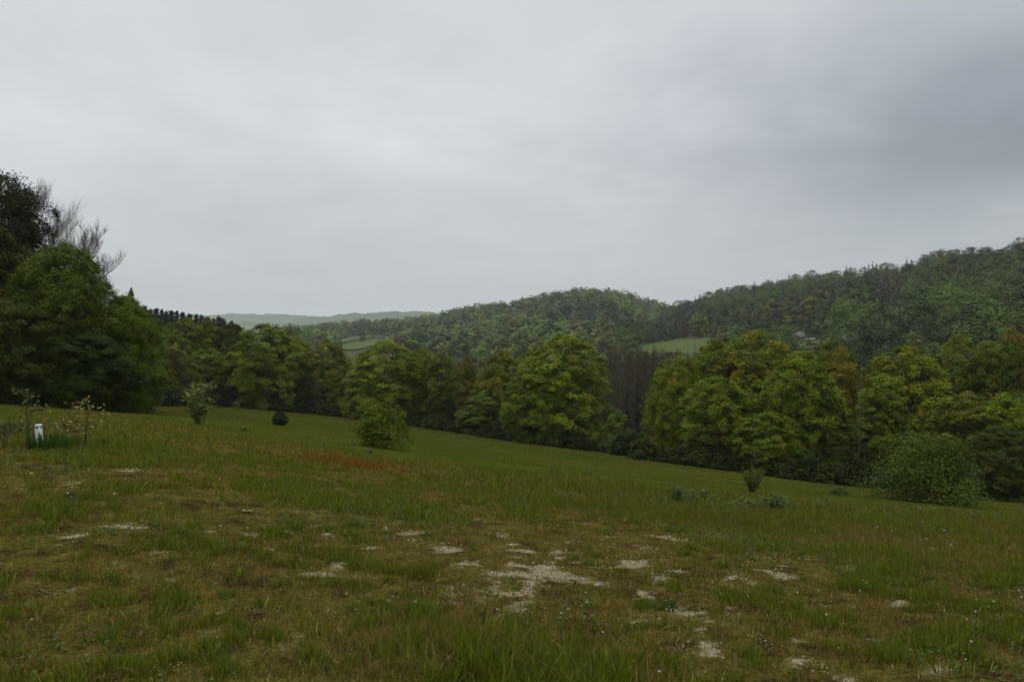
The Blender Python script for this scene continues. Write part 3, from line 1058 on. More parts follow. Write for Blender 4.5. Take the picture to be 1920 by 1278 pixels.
# a thin dead pole of a tree with a pale stem in front of the orange maple
pm = MB()
_pole_pts = np.c_[np.linspace(0, .15, 7), np.zeros(7), np.linspace(0, 9.6, 7)]
x0, y0 = (1612 - CX) / F * 58.5, 58.5
e = tag(empty('pole_tree', (x0, y0, float(ground_z(x0, y0)) - .1)), 'thin pale bare trunk standing before the reddish-orange maple', 'tree')
pm.tube(_pole_pts, np.linspace(.05, .012, 7), 7)
obj('trunk', pm.mesh('trunk'), M_BARK, e, (.085, .078, .062))
bm_ = MB()
_r = np.random.default_rng(5)
for i in range(34):
    z = _r.uniform(3, 9.5)
    a = _r.uniform(0, 6.28)
    l = _r.uniform(.4, 1.3) * (1.1 - z / 10)
    p0 = np.array([.15 * z / 9.6, 0, z])
    p1 = p0 + [l * math.cos(a), l * math.sin(a), l * .5]
    bm_.tube(np.array([p0, (p0 + p1) / 2 + [0, 0, -.03], p1]), [.018, .013, .007], 4, cap=False)
obj('branches', bm_.mesh('branches'), M_BARK, e, (.10, .09, .08))

# leafless trees over the tall mass on the near slope
for seed, px, top, wid, d, label in ((301, 92, 326, 255, 63, 'tall leafless tree of fine grey twigs behind the tall dark ash'),
                                     (302, 158, 405, 150, 64, 'smaller leafless tree, its twigs fanning out over the full round maple')):
    x, y = (px - CX) / F * d, d
    zg = float(ground_z(x, y)) - .1
    H = at(px, top, d)[2] - zg
    e = tag(empty('bare_tree', (x, y, zg)), label, 'tree', 'leafless trees behind the tall mass')
    tm, bm2 = bare_tree(seed, H, wid / F * d * .5 * 1.2, 1.3, 4, (26, 9, 8, 6), .15, .0042, .3)
    zmax = max(v.co.z for v in bm2.vertices)
    e.scale = (1.0, 1.0, H / zmax)
    obj('trunk', tm, M_BARK, e, GREYT)
    obj('branches', bm2, M_BARK, e, GREYT)

# pines that show as a dark serrated skyline
for i, (px, top) in enumerate([(272, 572), (283, 579), (293, 578), (304, 579), (312, 583), (322, 582), (332, 582), (343, 585), (356, 588), (368, 588), (378, 590), (390, 594), (401, 596), (410, 593), (418, 597), (434, 601), (262, 580), (300, 590), (350, 596), (446, 610)]):
    tree('pine', i, px, top, 52 + 12 * (i % 3), 165 + 6 * (i % 4), DEEP if i % 3 else NEEDLE, 'pine_tree', 'tree',
         'dark pine in the serrated skyline above the olive trees' if px > 330 else 'dark pine in the skyline right next to the tall tree mass', 'dark pines on the skyline')

# brown leafless stand in the dip
_r = np.random.default_rng(12)
for i in range(64):
    px = 1140 + 105 * _r.uniform() if i < 54 else 880 + 80 * _r.uniform()
    top = 655 + 26 * _r.uniform() if i < 54 else 668 + 14 * _r.uniform()
    if i < 8:
        px, top = [1196, 1208, 1226, 1242, 1180, 1216, 1163, 1252][i], [651, 657, 648, 656, 658, 662, 652, 660][i]
    d = 98 + 55 * _r.uniform()
    green = i % 9 == 3
    tree('spindly', i, px, top, 20 + 9 * _r.uniform(), d, TWIG, 'tamarack_tree', 'tree',
         'spindly brown leafless tree in the bare stand beside the large round maple' if i < 54 else 'spindly brown leafless tree showing behind the olive-gold maple',
         'bare brown stand in the dip')
for i, (px, top, d, label) in enumerate(((1196, 700, 96, 'dark young spruce hidden low in the brown bare stand'), (1225, 715, 90, 'dark young spruce by the yellow-green maple trunk'),
                                  (1176, 738, 84, 'dark young spruce behind the pale green sapling'), (1590, 566 + 28, 330, 'tall narrow dark spruce behind the small grey-roofed house'),
                                  (1243, 655, 210, 'slim dark spruce standing before the green hill field'),
                                  (1228, 650, 215, 'thin spire of a spruce before the green hill field'),
                                  (1290, 648, 200, 'spruce spire at the lower edge of the green hill field'),
                                  (1303, 643, 205, 'tallest of the spruce spires at the end of the green hill field'))):
    tree('spruce', i, px, top, [46, 40, 44, 26, 12, 12, 12, 12][i], d, NEEDLE, 'spruce_tree', 'tree', label)

# second rank behind the edge: seen through the gaps
_r = np.random.default_rng(14)
for i in range(36):
    px = [-30, 60, 150, 235, 300, 340, 410, 470, 530, 580, 650, 690, 760, 810, 860, 900, 980, 1030, 1085, 1062, 1262, 1300, 1330, 1380, 1450, 1500, 1540, 1570, 1640, 1690, 1740, 1790, 1850, 1890, 1930, 1990][i]
    base_d = float(col_interp(px, TREELINE)) + (9 if px < 280 else 16)
    near = [s for s in SILH if abs(s[0] - px) < s[1] + 15 and s[2] > 300]
    top = min([s[2] for s in near], default=650) + 26 + 16 * _r.uniform()
    top = min(max(top, (505 if px < 190 else 560) if px < 260 else 640), 735)
    tree('maple', i, px, top, 95 + 30 * _r.uniform(), base_d, (.070, .100, .004) if i % 2 else (.085, .098, .005), 'woodland_tree', 'tree',
         'dim dark-leaved tree in the second rank behind the treeline', 'second rank behind the treeline')


# ------------------------------------------------------------------ forests on the hills
def far_broadleaf(seed, n, size, H=12.0, R=4.3, with_trunk=True):
    r = np.random.default_rng(seed)
    mb = MB()
    ncl = max(10, n // 12)
    s = r.uniform(0, 1, ncl)
    ph = r.uniform(0, 6.283, ncl)
    lob = 1 + .22 * np.sin(3 * ph + seed) * np.cos(5 * s + seed)
    rr = R * OVAL(s) * lob * (1 - .4 * r.uniform(0, 1, ncl) ** 2)
    cen = np.c_[rr * np.cos(ph), rr * np.sin(ph), H * (.12 + .86 * s)]
    idx = r.integers(0, ncl, n)
    off = r.normal(0, 1, (n, 3)) * np.array([.85, .85, .55]) * (R * .17)
    nr = np.c_[np.cos(ph), np.sin(ph), np.full(ncl, .25)][idx] * (1 - s[idx, None] ** 2 * .6) + np.c_[np.zeros((n, 2)), .3 + 1.1 * s[idx]] + r.normal(0, .24, (n, 3))
    ct = r.uniform(.88, 1.12, ncl)[idx] * r.uniform(.9, 1.1, n)
    mb.leaves(cen[idx] + off, nr, size * r.uniform(.7, 1.3, n), .7, np.repeat(ct[:, None], 3, 1), r)
    if with_trunk:
        mb.tube(np.array([[0, 0, 0], [0, 0, H * .7]]), [.2, .05], 4, c=(.8, .6, .6))
    return mb


def far_conifer(seed, n, size, H=13.0, R=2.4, with_trunk=True):
    r = np.random.default_rng(seed)
    mb = MB()
    t = 1 - np.sqrt(r.uniform(0, 1, n))
    ph = r.uniform(0, 6.283, n)
    rr = R * (1 - t) ** .9 * r.uniform(.5, 1, n)
    dr = np.c_[np.cos(ph), np.sin(ph), np.zeros(n)]
    cen = dr * rr[:, None] + np.c_[np.zeros(n), np.zeros(n), H * (.06 + .93 * t)]
    ct = r.uniform(.75, 1.25, n)
    mb.leaves(cen, dr + [0, 0, .9] + r.normal(0, .3, (n, 3)), size * (1.15 - .6 * t) * r.uniform(.8, 1.2, n), .5, np.repeat(ct[:, None], 3, 1), r, dr + [0, 0, -.5])
    if with_trunk:
        mb.tube(np.array([[0, 0, 0], [0, 0, H * .97]]), [.18, .03], 4)
    return mb


PAL = {'fresh green': (.060, .105, .008), 'yellow-green': (.085, .104, .008), 'dark green': (.022, .036, .007), 'grey-brown': (.062, .054, .020), 'olive': (.050, .062, .008), 'deep green': (.036, .068, .008)}
PALK = list(PAL)


def pick_col(x, y, r):
    n = fbm(x / 55, y / 55, 91, 2)
    u = n + r.normal(0, .085, len(x))
    k = np.full(len(x), 0)
    k[u < .62] = 1
    k[u < .55] = 5
    k[u < .47] = 4
    k[u < .40] = 2
    k[r.uniform(0, 1, len(x)) < .06] = 3
    return k


def sample_hill(hill, n, px0, px1, dmin_f, dmax_f, clear, seed, spacing):
    r = np.random.default_rng(seed)
    px = r.uniform(px0, px1, n)
    S, Dr, Db, pb = hill.par(px)
    lo, hi = Db * dmin_f, Dr * dmax_f
    d = np.sqrt(lo ** 2 + (hi ** 2 - lo ** 2) * r.uniform(0, 1, n))
    x = (px - CX) / F * d
    z = hill.z(px, d)
    pp, py = project(x, d, z)
    ok = np.ones(n, bool)
    for poly in clear:
        for hh in (0, 4.0, 8.0, 12.0):
            qx, qy = project(x, d, z + hh)
            ok &= ~inpoly(qx, qy, poly)
    # thin to a minimum spacing with a coarse grid
    seen, keep = {}, []
    for i in np.nonzero(ok)[0]:
        gx, gy = int(x[i] // spacing), int(d[i] // spacing)
        bad = False
        for a in (-1, 0, 1):
            for b in (-1, 0, 1):
                for j in seen.get((gx + a, gy + b), ()):
                    if (x[j] - x[i]) ** 2 + (d[j] - d[i]) ** 2 < spacing ** 2:
                        bad = True
        if not bad:
            seen.setdefault((gx, gy), []).append(i)
            keep.append(i)
    k = np.array(keep)
    return px[k], d[k], x[k], z[k], r


def merged_forest(name, xs, ys, zs, hs, ks, con, protoB, protoC, r, label, gain=1.0):
    mb = MB()
    for flag, protos in ((False, protoB), (True, protoC)):
        for vi, p in enumerate(protos):
            sel = np.nonzero((con == flag) & (np.arange(len(xs)) % len(protos) == vi))[0]
            if not len(sel):
                continue
            v, q, t, c = np.vstack(p.v), np.vstack(p.q), (np.vstack(p.t) if p.t else None), np.vstack(p.c)
            a = r.uniform(0, 6.283, len(sel))
            sx = r.uniform(.8, 1.25, len(sel)) * hs[sel] / 12
            sz = hs[sel] / 12
            ca, sa = np.cos(a) * sx, np.sin(a) * sx
            W = np.stack([v[None, :, 0] * ca[:, None] - v[None, :, 1] * sa[:, None] + xs[sel][:, None],
                          v[None, :, 0] * sa[:, None] + v[None, :, 1] * ca[:, None] + ys[sel][:, None],
                          v[None, :, 2] * sz[:, None] + zs[sel][:, None]], -1)
            base = np.array([PAL[PALK[k]] for k in ks[sel]]) if not flag else np.repeat([[.020, .032, .015]], len(sel), 0)
            base = base * gain * r.uniform(.85, 1.15, (len(sel), 1))
            Cc = base[:, None, :] * c[None]
            nv = len(v)
            offs = (np.arange(len(sel)) * nv)[:, None, None]
            mb.add(W, (q[None] + offs).reshape(-1, 4), (t[None] + offs).reshape(-1, 3) if t is not None else None, Cc.reshape(-1, 3))
    o = obj(name, mb.mesh(name), M_LEAF)
    tag(o, label, 'woods', kind='stuff')
    return o


# hill A: the nearest hillside, its trees told apart
px, d, x, z, r = sample_hill(hillA, 9000, 1140, 2330, 1.0, 1.12, CLEAR_A, 401, 8.6)
n = len(px)
ks = pick_col(x, d, r)
hs = r.uniform(9, 16, n)
con = r.uniform(0, 1, n) < np.where(d > .9 * np.interp(px, hillA.px, hillA.Dr), .22, .10)
hs[con] *= 1.12
pp, ptop = project(x, d, z + hs)
cover = np.full(n, 2000.0)
for sx_, hw, tp in SILH:
    m_ = np.abs(pp - sx_) < hw
    cover[m_] = np.minimum(cover[m_], tp + 10)
hidden = (ptop > cover - 2) | (pp < 1150) | (pp > 1930) | (d > 1.02 * np.interp(px, hillA.px, hillA.Dr))
score = np.where(hidden, 0, hs / d)
# skyline trees count too
Ssky = np.interp(pp, hillA.px, hillA.S)
score = np.where((~hidden) & (ptop < Ssky + 6), score * 2.2, score)
order = np.argsort(-score)
picked = np.zeros(n, bool)
picked[order[:285]] = True
picked &= score > 0
FB = [far_broadleaf(420 + i, 1400, .66, with_trunk=False) for i in range(5)]
FC = [far_conifer(430 + i, 420, 1.1, with_trunk=False) for i in range(3)]
FBm = [p.mesh('crown') for p in FB]
FCm = [p.mesh('crown') for p in FC]
_tm = MB()
_tm.tube(np.array([[0, 0, 0], [.1, 0, 4.5], [0, 0, 9.5]]), [.22, .15, .05], 6)
HTRUNK = _tm.mesh('trunk')
HTRUNK.materials.append(M_BARK)


def hill_tree(name, me, color, loc, rz, sc):
    e = empty(name, loc, rz, sc)
    obj('trunk', HTRUNK, None, e, BARK)
    obj('crown', me, None, e, color)
    return e



for m_ in FBm:
    m_.materials.append(M_LEAF)
for m_ in FCm:
    m_.materials.append(M_NEEDLE)


def where_words(p, top):
    S = float(np.interp(p, hillA.px, hillA.S))
    v = 'on the skyline of the near hill' if top < S + 9 else 'high on the near hill' if top < S + 45 else 'halfway up the near hill' if top < S + 95 else 'low on the near hill'
    h = 'above the green field' if p < 1370 else 'above the bronze-topped maple' if p < 1480 else 'over the gravel lane' if p < 1570 else 'over the grey-roofed house' if p < 1650 else \
        'over the tall yellow-green maple' if p < 1780 else 'over the light green crowns' if p < 1860 else 'above the orange treetop'
    return v + ' ' + h


for i in np.nonzero(picked)[0]:
    c = bool(con[i])
    me = FCm[i % 3] if c else FBm[i % 5]
    w = r.uniform(.85, 1.3) * hs[i] / 12 * (1.25 if c else 1.0)
    o = hill_tree('hillside_spruce' if c else 'hillside_tree', me, (.016, .025, .009) if c else tuple(np.array(PAL[PALK[ks[i]]]) * .80 * r.uniform(.85, 1.15)),
                  (x[i], d[i], z[i] - .3), r.uniform(0, 6.28), (w, w, hs[i] / (13 if c else 12)))
    ww = where_words(pp[i], ptop[i])
    tag(o, ('dark pointed spruce ' if c else PALK[ks[i]] + ' round tree ') + ww, 'tree', 'trees on the near hill ' + ('spruce' if c else 'broadleaf'))
# the marked spruces of the skyline
for px_, top_, wd_, label in ((1595, 499, 22, 'tallest pointed spruce on the skyline of the near hill'), (1620, 503, 12, 'thin spruce spire just beside the tallest skyline spruce'),
                              (1410, 529, 10, 'thin leafless-looking spruce spire low on the skyline ridge'), (1660, 503, 14, 'stubby dark spruce on the skyline ridge past the tallest one'),
                              (1575, 508, 12, 'short pointed spruce just before the tallest skyline spruce'), (1520, 516, 12, 'pointed spruce on the skyline well before the tallest one'),
                              (1715, 500, 13, 'dark spruce on the skyline above the tall yellow-green maple'), (1865, 470, 16, 'dark spruce tip high on the skyline above the orange treetop'),
                              (1290, 562, 9, 'small spruce tip where the near hill meets the middle hill')):
    dd = float(np.interp(px_, hillA.px, hillA.Dr)) * .99
    xx = (px_ - CX) / F * dd
    zg = float(hillA.z(np.array([px_]), np.array([dd]))[0])
    H = at(px_, top_, dd)[2] - zg
    q = wd_ / F * dd / 4.8
    o = hill_tree('hillside_spruce', FCm[0], (.014, .022, .009), (xx, dd, zg), 0, (q, q, H / 13))
    tag(o, label, 'tree')
for kind_, px_, py_, top_, wd_, col_, label in (
        ('c', 1517, 650, 625, 15, (.040, .070, .012), 'small upright green tree standing by the gravel lane'),
        ('b', 1543, 652, 640, 22, (.034, .060, .014), 'low dark shrubbery tree below the gravel lane'),
        ('b', 1562, 653, 641, 20, (.040, .066, .014), 'rounded dark tree between the lane and the small pale-roofed house'),
        ('b', 1616, 655, 630, 26, (.034, .062, .012), 'green tree crowding the side of the small pale-roofed house')):
    xx, dd, zg = hillA.find(px_, py_)
    H = at(px_, top_, dd)[2] - zg
    q = wd_ / F * dd / (4.8 if kind_ == 'c' else 8.6)
    o = hill_tree('yard_tree', FCm[1] if kind_ == 'c' else FBm[2], col_, (xx, dd, zg - .3), 1.0, (q, q, H / (13 if kind_ == 'c' else 12)))
    tag(o, label, 'tree')
rest = ~picked
FB2 = [far_broadleaf(450 + i, 480, 1.1) for i in range(4)]
FC2 = [far_conifer(460 + i, 90, 2.1) for i in range(2)]
merged_forest('forest', x[rest], d[rest], z[rest] - .3, hs[rest], ks[rest], con[rest], FB2, FC2, r, 'mixed green woods covering the near hill behind its nearer trees', .80)

# hill B
px, d, x, z, r = sample_hill(hillB, 15000, 500, 1330, 1.0, 1.06, CLEAR_B + [FIELD_A], 402, 10.5)
n = len(px)
ks = pick_col(x, d, r)
hs = r.uniform(10, 17.5, n)
con = r.uniform(0, 1, n) < np.where((px < 720) & (d > 900), .5, .13)
FB3 = [far_broadleaf(470 + i, 230, 1.4) for i in range(4)]
FC3 = [far_conifer(480 + i, 50, 2.6) for i in range(2)]
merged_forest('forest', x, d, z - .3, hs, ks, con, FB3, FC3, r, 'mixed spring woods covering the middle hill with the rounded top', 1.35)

# valley floor woods between the near trees and the hills
r = np.random.default_rng(403)
px = r.uniform(620, 1800, 2600)
d = np.sqrt(150 ** 2 + (345 ** 2 - 150 ** 2) * r.uniform(0, 1, 2600))
x = (px - CX) / F * d
zg = ground_z(x, d)
za = np.where(px > 1120, hillA.z(px, d), -99)
zb = np.where(px < 1420, hillB.z(px, d), -99)
zz = np.maximum(zg, np.maximum(za, zb))
hs = r.uniform(7, 11, len(px))
pp, ptop = project(x, d, zz + hs)
limit = np.interp(px, [620, 760, 900, 1000, 1100, 1165, 1185, 1345, 1370, 1460, 1480, 1620, 1640, 1800], [668, 664, 668, 668, 658, 645, 648, 656, 655, 652, 664, 664, 655, 650])
ok = ptop > limit
px, d, x, zz, hs = px[ok], d[ok], x[ok], zz[ok], hs[ok]
con = r.uniform(0, 1, len(px)) < .22
ks = pick_col(x, d, r)
ks[r.uniform(0, 1, len(px)) < .25] = 3
merged_forest('forest', x, d, zz - .3, hs, ks, con, FB2, FC2, r, 'dull mixed woods on the valley floor behind the treeline')


# ------------------------------------------------------------------ houses across the valley
def box(mb, x0, x1, y0, y1, z0, z1, c=(1, 1, 1)):
    v = [(x0, y0, z0), (x1, y0, z0), (x1, y1, z0), (x0, y1, z0), (x0, y0, z1), (x1, y0, z1), (x1, y1, z1), (x0, y1, z1)]
    mb.add(v, [(0, 3, 2, 1), (4, 5, 6, 7), (0, 1, 5, 4), (1, 2, 6, 5), (2, 3, 7, 6), (3, 0, 4, 7)], None, c)


def house(px, py, L, Wd, wall, ridge, rz, label, wallmat, roofmat):
    x, y, z = hillA.find(px, py)
    e = tag(empty('house', (x, y, z + .3), rz), label, 'house')
    w = MB()
    h = wall
    box(w, -L / 2, L / 2, -Wd / 2, Wd / 2, -1.5, h)
    w.add([(-L / 2, -Wd / 2, h), (-L / 2, Wd / 2, h), (-L / 2, 0, h + ridge), (L / 2, -Wd / 2, h), (L / 2, Wd / 2, h), (L / 2, 0, h + ridge)], None, [(0, 2, 1), (3, 4, 5)])
    obj('wall', w.mesh('wall'), wallmat, e)
    rf = MB()
    ov = .5
    for sgn in (-1, 1):
        a = np.array([[-L / 2 - ov, sgn * (Wd / 2 + ov), h - ov * ridge / (Wd / 2)], [L / 2 + ov, sgn * (Wd / 2 + ov), h - ov * ridge / (Wd / 2)], [L / 2 + ov, 0, h + ridge], [-L / 2 - ov, 0, h + ridge]])
        b = a + [0, 0, .22]
        rf.add(np.vstack([a, b]), [(0, 1, 2, 3), (4, 7, 6, 5), (0, 4, 5, 1), (1, 5, 6, 2), (2, 6, 7, 3), (3, 7, 4, 0)])
    ro = obj('roof', rf.mesh('roof'), roofmat, e)
    ch = MB()
    box(ch, L * .18, L * .18 + .7, .2, .9, h + ridge * .5, h + ridge + .9)
    obj('chimney', ch.mesh('chimney'), M_STONE, ro)
    for k in range(3):
        cx = -L * .32 + k * L * .32
        if k == 1:
            dm = MB()
            box(dm, cx - .5, cx + .5, -Wd / 2 - .06, -Wd / 2 + .05, 0, 2.1)
            obj('door', dm.mesh('door'), M_WHITE, e)
            continue
        fm, gm = MB(), MB()
        box(fm, cx - .7, cx + .7, -Wd / 2 - .05, -Wd / 2 + .05, .9, 2.2)
        fo = obj('window', fm.mesh('window'), M_WHITE, e)
        box(gm, cx - .58, cx + .58, -Wd / 2 - .08, -Wd / 2 - .055, 1.02, 2.08)
        obj('pane', gm.mesh('pane'), M_GLASS, fo)
    return e


house(1484, 643, 10, 7, 2.4, 2.2, math.radians(-20), 'low house with a taupe roof at the end of the gravel lane', M_SIDING, plain('taupe_shingle', (.20, .175, .16), .9))
house(1587, 652, 7.0, 6, 2.4, 2.0, math.radians(25), 'small house with a pale grey roof beside the tall narrow spruce', plain('white_siding', (.30, .30, .29), .7), plain('pale_shingle', (.25, .25, .25), .8))


# ------------------------------------------------------------------ bushes and small plants
def bush_mesh(seed, H, R, ncl, nlf, ls, stems=8, prof=None, lump=.25, skew=(0, 0), ragged=0.0):
    r = np.random.default_rng(seed)
    st, fo = MB(), MB()
    prof = prof or interp_profile([(0, .75), (.25, 1), (.55, .9), (.8, .62), (1, .15)])
    s = r.uniform(0, 1, ncl)
    ph = r.uniform(0, 6.283, ncl)
    lob = 1 + lump * np.sin(3 * ph + seed) * np.cos(4 * s + seed * .7)
    rr = R * prof(s) * lob * (1 - .6 * r.uniform(0, 1, ncl) ** 1.6)
    cen = np.c_[rr * np.cos(ph) + skew[0] * s, rr * np.sin(ph) + skew[1] * s, H * (.06 + .9 * s) * (1 + ragged * r.normal(0, .12, ncl))]
    for i in range(stems):
        j = r.integers(ncl)
        b = cen[j]
        a = np.array([r.normal(0, .08 * R), r.normal(0, .08 * R), -.05])
        m = a * .4 + b * .6
        m[2] = b[2] * .45
        tt = np.linspace(0, 1, 6)[:, None]
        st.tube((1 - tt) ** 2 * a + 2 * tt * (1 - tt) * m + tt ** 2 * b, .022 * H / 2 * (1.1 - tt[:, 0]) + .003, 5)
    idx = np.repeat(np.arange(ncl), nlf)
    m = len(idx)
    cd = R * .13
    off = r.normal(0, 1, (m, 3)) * np.array([cd, cd, cd * .75])
    nr = np.c_[np.cos(ph), np.sin(ph), np.full(ncl, .9)][idx] + r.normal(0, .6, (m, 3))
    ct = r.uniform(.75, 1.25, ncl)[idx] * r.uniform(.8, 1.2, m)
    hu = r.normal(0, .08, ncl)[idx]
    fo.leaves(cen[idx] + off, nr, ls * r.uniform(.7, 1.3, m), .55, np.c_[ct * (1 + hu), ct, ct * (1 - hu)], r)
    return st.mesh('stems'), fo.mesh('foliage')


def put_bush(px, base_py, name, cat, label, color, meshes, rz=0.0, sc=1.0, d=None, group=None):
    if d is None:
        x, y, z = on_ground(px, base_py)
    else:
        x, y = (px - CX) / F * d, d
        z = float(ground_z(x, y))
    e = tag(empty(name, (x, y, z - .03), rz, (sc, sc, sc)), label, cat, group)
    st, fo = meshes
    obj('stems', st, M_BARK, e, (.060, .050, .032))
    obj('foliage', fo, M_LEAF, e, color)
    return e


def px2m(px, d):
    return px / F * d


# the leafy bush at the meadow edge
x, d_, z = on_ground(725, 842)
put_bush(728, 841, 'meadow_bush', 'bush', 'dense green bush with a yellowish top at the edge of the mown meadow', (.066, .088, .005),
         bush_mesh(501, px2m(86, d_), px2m(48, d_), 260, 44, .085 * d_ / 28, 10, interp_profile([(0, 1.0), (.2, 1.05), (.5, .85), (.8, .66), (1, .42)]), .3, (-px2m(26, d_), 0), .6))
x, d_, z = on_ground(1745, 945)
put_bush(1748, 940, 'round_bush', 'bush', 'big round dark green bush in front of the treeline', (.050, .074, .007),
         bush_mesh(502, px2m(130, d_), px2m(98, d_), 420, 50, .12, 14, interp_profile([(0, .85), (.2, 1), (.45, .88), (.7, .62), (.9, .42), (1, .3)]), .34, (px2m(-14, d_), 0), .8), d=d_ + 2)
x, d_, z = on_ground(525, 797)
put_bush(525, 797, 'dark_bush', 'bush', 'small dark compact evergreen bush alone in the mown meadow', (.014, .026, .009),
         bush_mesh(503, px2m(27, d_), px2m(13, d_), 120, 40, .09, 5, interp_profile([(0, .95), (.4, 1), (.75, .75), (1, .2)]), .05))
put_bush(443, 767, 'tiny_bush', 'bush', 'tiny yellow-green bush by the dark trees at the meadow end', (.070, .085, .018), bush_mesh(504, .95, .45, 60, 26, .09, 4), sc=1.0)
x, d_, z = on_ground(1410, 922)
# broom-like bush with upright thin stems
def broom(seed, H, R, n, ls):
    r = np.random.default_rng(seed)
    st, fo = MB(), MB()
    C = []
    for i in range(n):
        a = r.uniform(0, 6.283)
        q = R * math.sqrt(r.uniform(0, 1))
        b = np.array([q * math.cos(a), q * math.sin(a), H * r.uniform(.7, 1.05)])
        p0 = np.array([b[0] * .12, b[1] * .12, -.04])
        m = (p0 + b) / 2
        m[:2] *= .65
        st.tube(np.array([p0, m, b]), [.012, .008, .004], 4, cap=False)
        f = r.uniform(.25, 1, 16)[:, None]
        C.append((1 - f) ** 2 * p0 + 2 * f * (1 - f) * m + f ** 2 * b + r.normal(0, .03, (16, 3)))
    C = np.vstack(C)
    k = r.uniform(.75, 1.25, (len(C), 1))
    fo.leaves(C, r.normal(0, 1, C.shape) + [0, 0, .5], ls * r.uniform(.7, 1.3, len(C)), .5, k * np.ones((1, 3)), r)
    return st.mesh('stems'), fo.mesh('foliage')


put_bush(1410, 922, 'broom_bush', 'bush', 'upright broom-like olive bush at the tall grass edge before the big maple', (.085, .098, .012), broom(505, px2m(44, d_), px2m(27, d_), 70, .075))

# loose leafy shrub on the left of the meadow
def sapling(seed, H, R, nst, ls, per=34, prof=.35):
    r = np.random.default_rng(seed)
    st, fo = MB(), MB()
    C, Nn = [], []
    for i in range(nst):
        a = r.uniform(0, 6.283)
        q = R * math.sqrt(r.uniform(.05, 1))
        b = np.array([q * math.cos(a), q * math.sin(a) * .7, H * r.uniform(.55, 1.0)])
        p0 = np.array([b[0] * .2, b[1] * .2, -.04])
        m = (p0 + b) / 2
        m[:2] *= .8
        m = m + r.normal(0, .05, 3)
        tt = np.linspace(0, 1, 7)[:, None]
        p = (1 - tt) ** 2 * p0 + 2 * tt * (1 - tt) * m + tt ** 2 * b
        st.tube(p, np.linspace(.016, .005, 7), 5)
        for k in range(6):
            j = r.integers(2, 7)
            tip = p[j] + np.array([r.normal(0, .16), r.normal(0, .16), r.uniform(.02, .22)])
            st.tube(np.array([p[j], tip]), [.006, .003], 4, cap=False)
            g = r.uniform(.2, 1.05, (per // 6, 1))
            C.append(p[j] + (tip - p[j]) * g + r.normal(0, .05, (per // 6, 3)))
    C = np.vstack(C)
    nr = r.normal(0, .55, C.shape) + [0, -.2, .7]
    k = r.uniform(.7, 1.3, (len(C), 1))
    fo.leaves(C, nr, ls * r.uniform(.7, 1.3, len(C)), .62, k * np.ones((1, 3)), r)
    return st.mesh('stems'), fo.mesh('foliage')


x, d_, z = on_ground(378, 796)
put_bush(372, 796, 'leafy_shrub', 'shrub', 'loose open shrub with pale green leaves on the rise before the far treeline', (.105, .135, .028), sapling(506, px2m(72, d_), px2m(38, d_), 18, .15, 60))
# young thin saplings around the white pipe
x, d_, z = on_ground(155, 838)


def whip(seed, H, nlf, ls, lean, tips):
    r = np.random.default_rng(seed)
    st, fo = MB(), MB()
    C = []
    for k, (dx, f) in enumerate(tips):
        h = H * f
        p = np.array([[dx * .3, 0, -.03], [dx * .5 + lean * .3, 0, h * .35], [dx * .8 + lean * .8, r.normal(0, .02), h * .7], [dx + lean, r.normal(0, .03), h]])
        st.tube(p, [.011, .009, .007, .004], 5)
        for q in range(6):
            j = r.uniform(.5, 1)
            b = np.array([np.interp(j, [0, .35, .7, 1], p[:, i]) for i in range(3)])
            tip = b + np.array([r.normal(0, .11), r.normal(0, .08), r.uniform(.02, .1)])
            st.tube(np.array([b, tip]), [.008, .004], 4, cap=False)
            C.append(tip + r.normal(0, .04, (nlf, 3)))
    C = np.vstack(C)
    fo.leaves(C, r.normal(0, .6, C.shape) + [0, -.5, .6], ls * r.uniform(.7, 1.3, len(C)), .5, r.uniform(.7, 1.3, (len(C), 1)) * np.ones((1, 3)), r)
    return st.mesh('stems'), fo.mesh('foliage')


put_bush(160, 838, 'young_sapling', 'sapling', 'thin sapling with yellow-green leaf tips beside the white pipe', (.145, .14, .022), whip(507, px2m(84, d_), 7, .07, .06, [(0, 1), (-.05, .55)]))
put_bush(136, 832, 'young_sapling', 'sapling', 'brownish sapling with few leaves between the white pipe and the taller sapling', (.12, .095, .03), whip(508, px2m(68, d_), 6, .06, -.03, [(0, 1), (.10, .6), (-.08, .7)]), rz=.4)
put_bush(52, 842, 'young_sapling', 'sapling', 'thin nearly leafless sapling on the outer side of the white pipe', (.08, .085, .02), whip(509, px2m(98, d_), 6, .055, -.01, [(0, 1), (.05, .75)]))
put_bush(6, 838, 'young_sapling', 'sapling', 'short dark weed stem at the very edge of the picture', (.045, .055, .018), whip(510, px2m(50, d_), 10, .05, .02, [(0, 1), (.06, .7)]))


def strap_clump(seed, n, h, spread, w, seglean=.6):
    """strap-leaved clump"""
    r = np.random.default_rng(seed)
    mb = MB()
    for i in range(n):
        a = r.uniform(0, 6.283)
        q = spread * math.sqrt(r.uniform(0, 1))
        p = np.array([q * math.cos(a), q * math.sin(a), -.02])
        d = np.array([math.cos(a + r.normal(0, .6)), math.sin(a + r.normal(0, .6)), 0])
        L = h * r.uniform(.55, 1.15)
        ln = seglean * r.uniform(.1, 1)
        f = np.linspace(0, 1, 5)
        c = p + d * (ln * L * f ** 1.7)[:, None] + np.array([0, 0, 1.]) * (L * (f - .35 * ln * f ** 3))[:, None]
        side = np.array([-d[1], d[0], 0]) * w * .5
        ww = np.array([.8, 1, .9, .6, .05])[:, None]
        v = np.concatenate([c - side * ww, c + side * ww])
        qd = [(j, j + 5, j + 6, j + 1) for j in range(4)]
        k = r.uniform(.75, 1.25)
        mb.add(v, qd, None, (k, k, k))
    return mb.mesh('leaves')


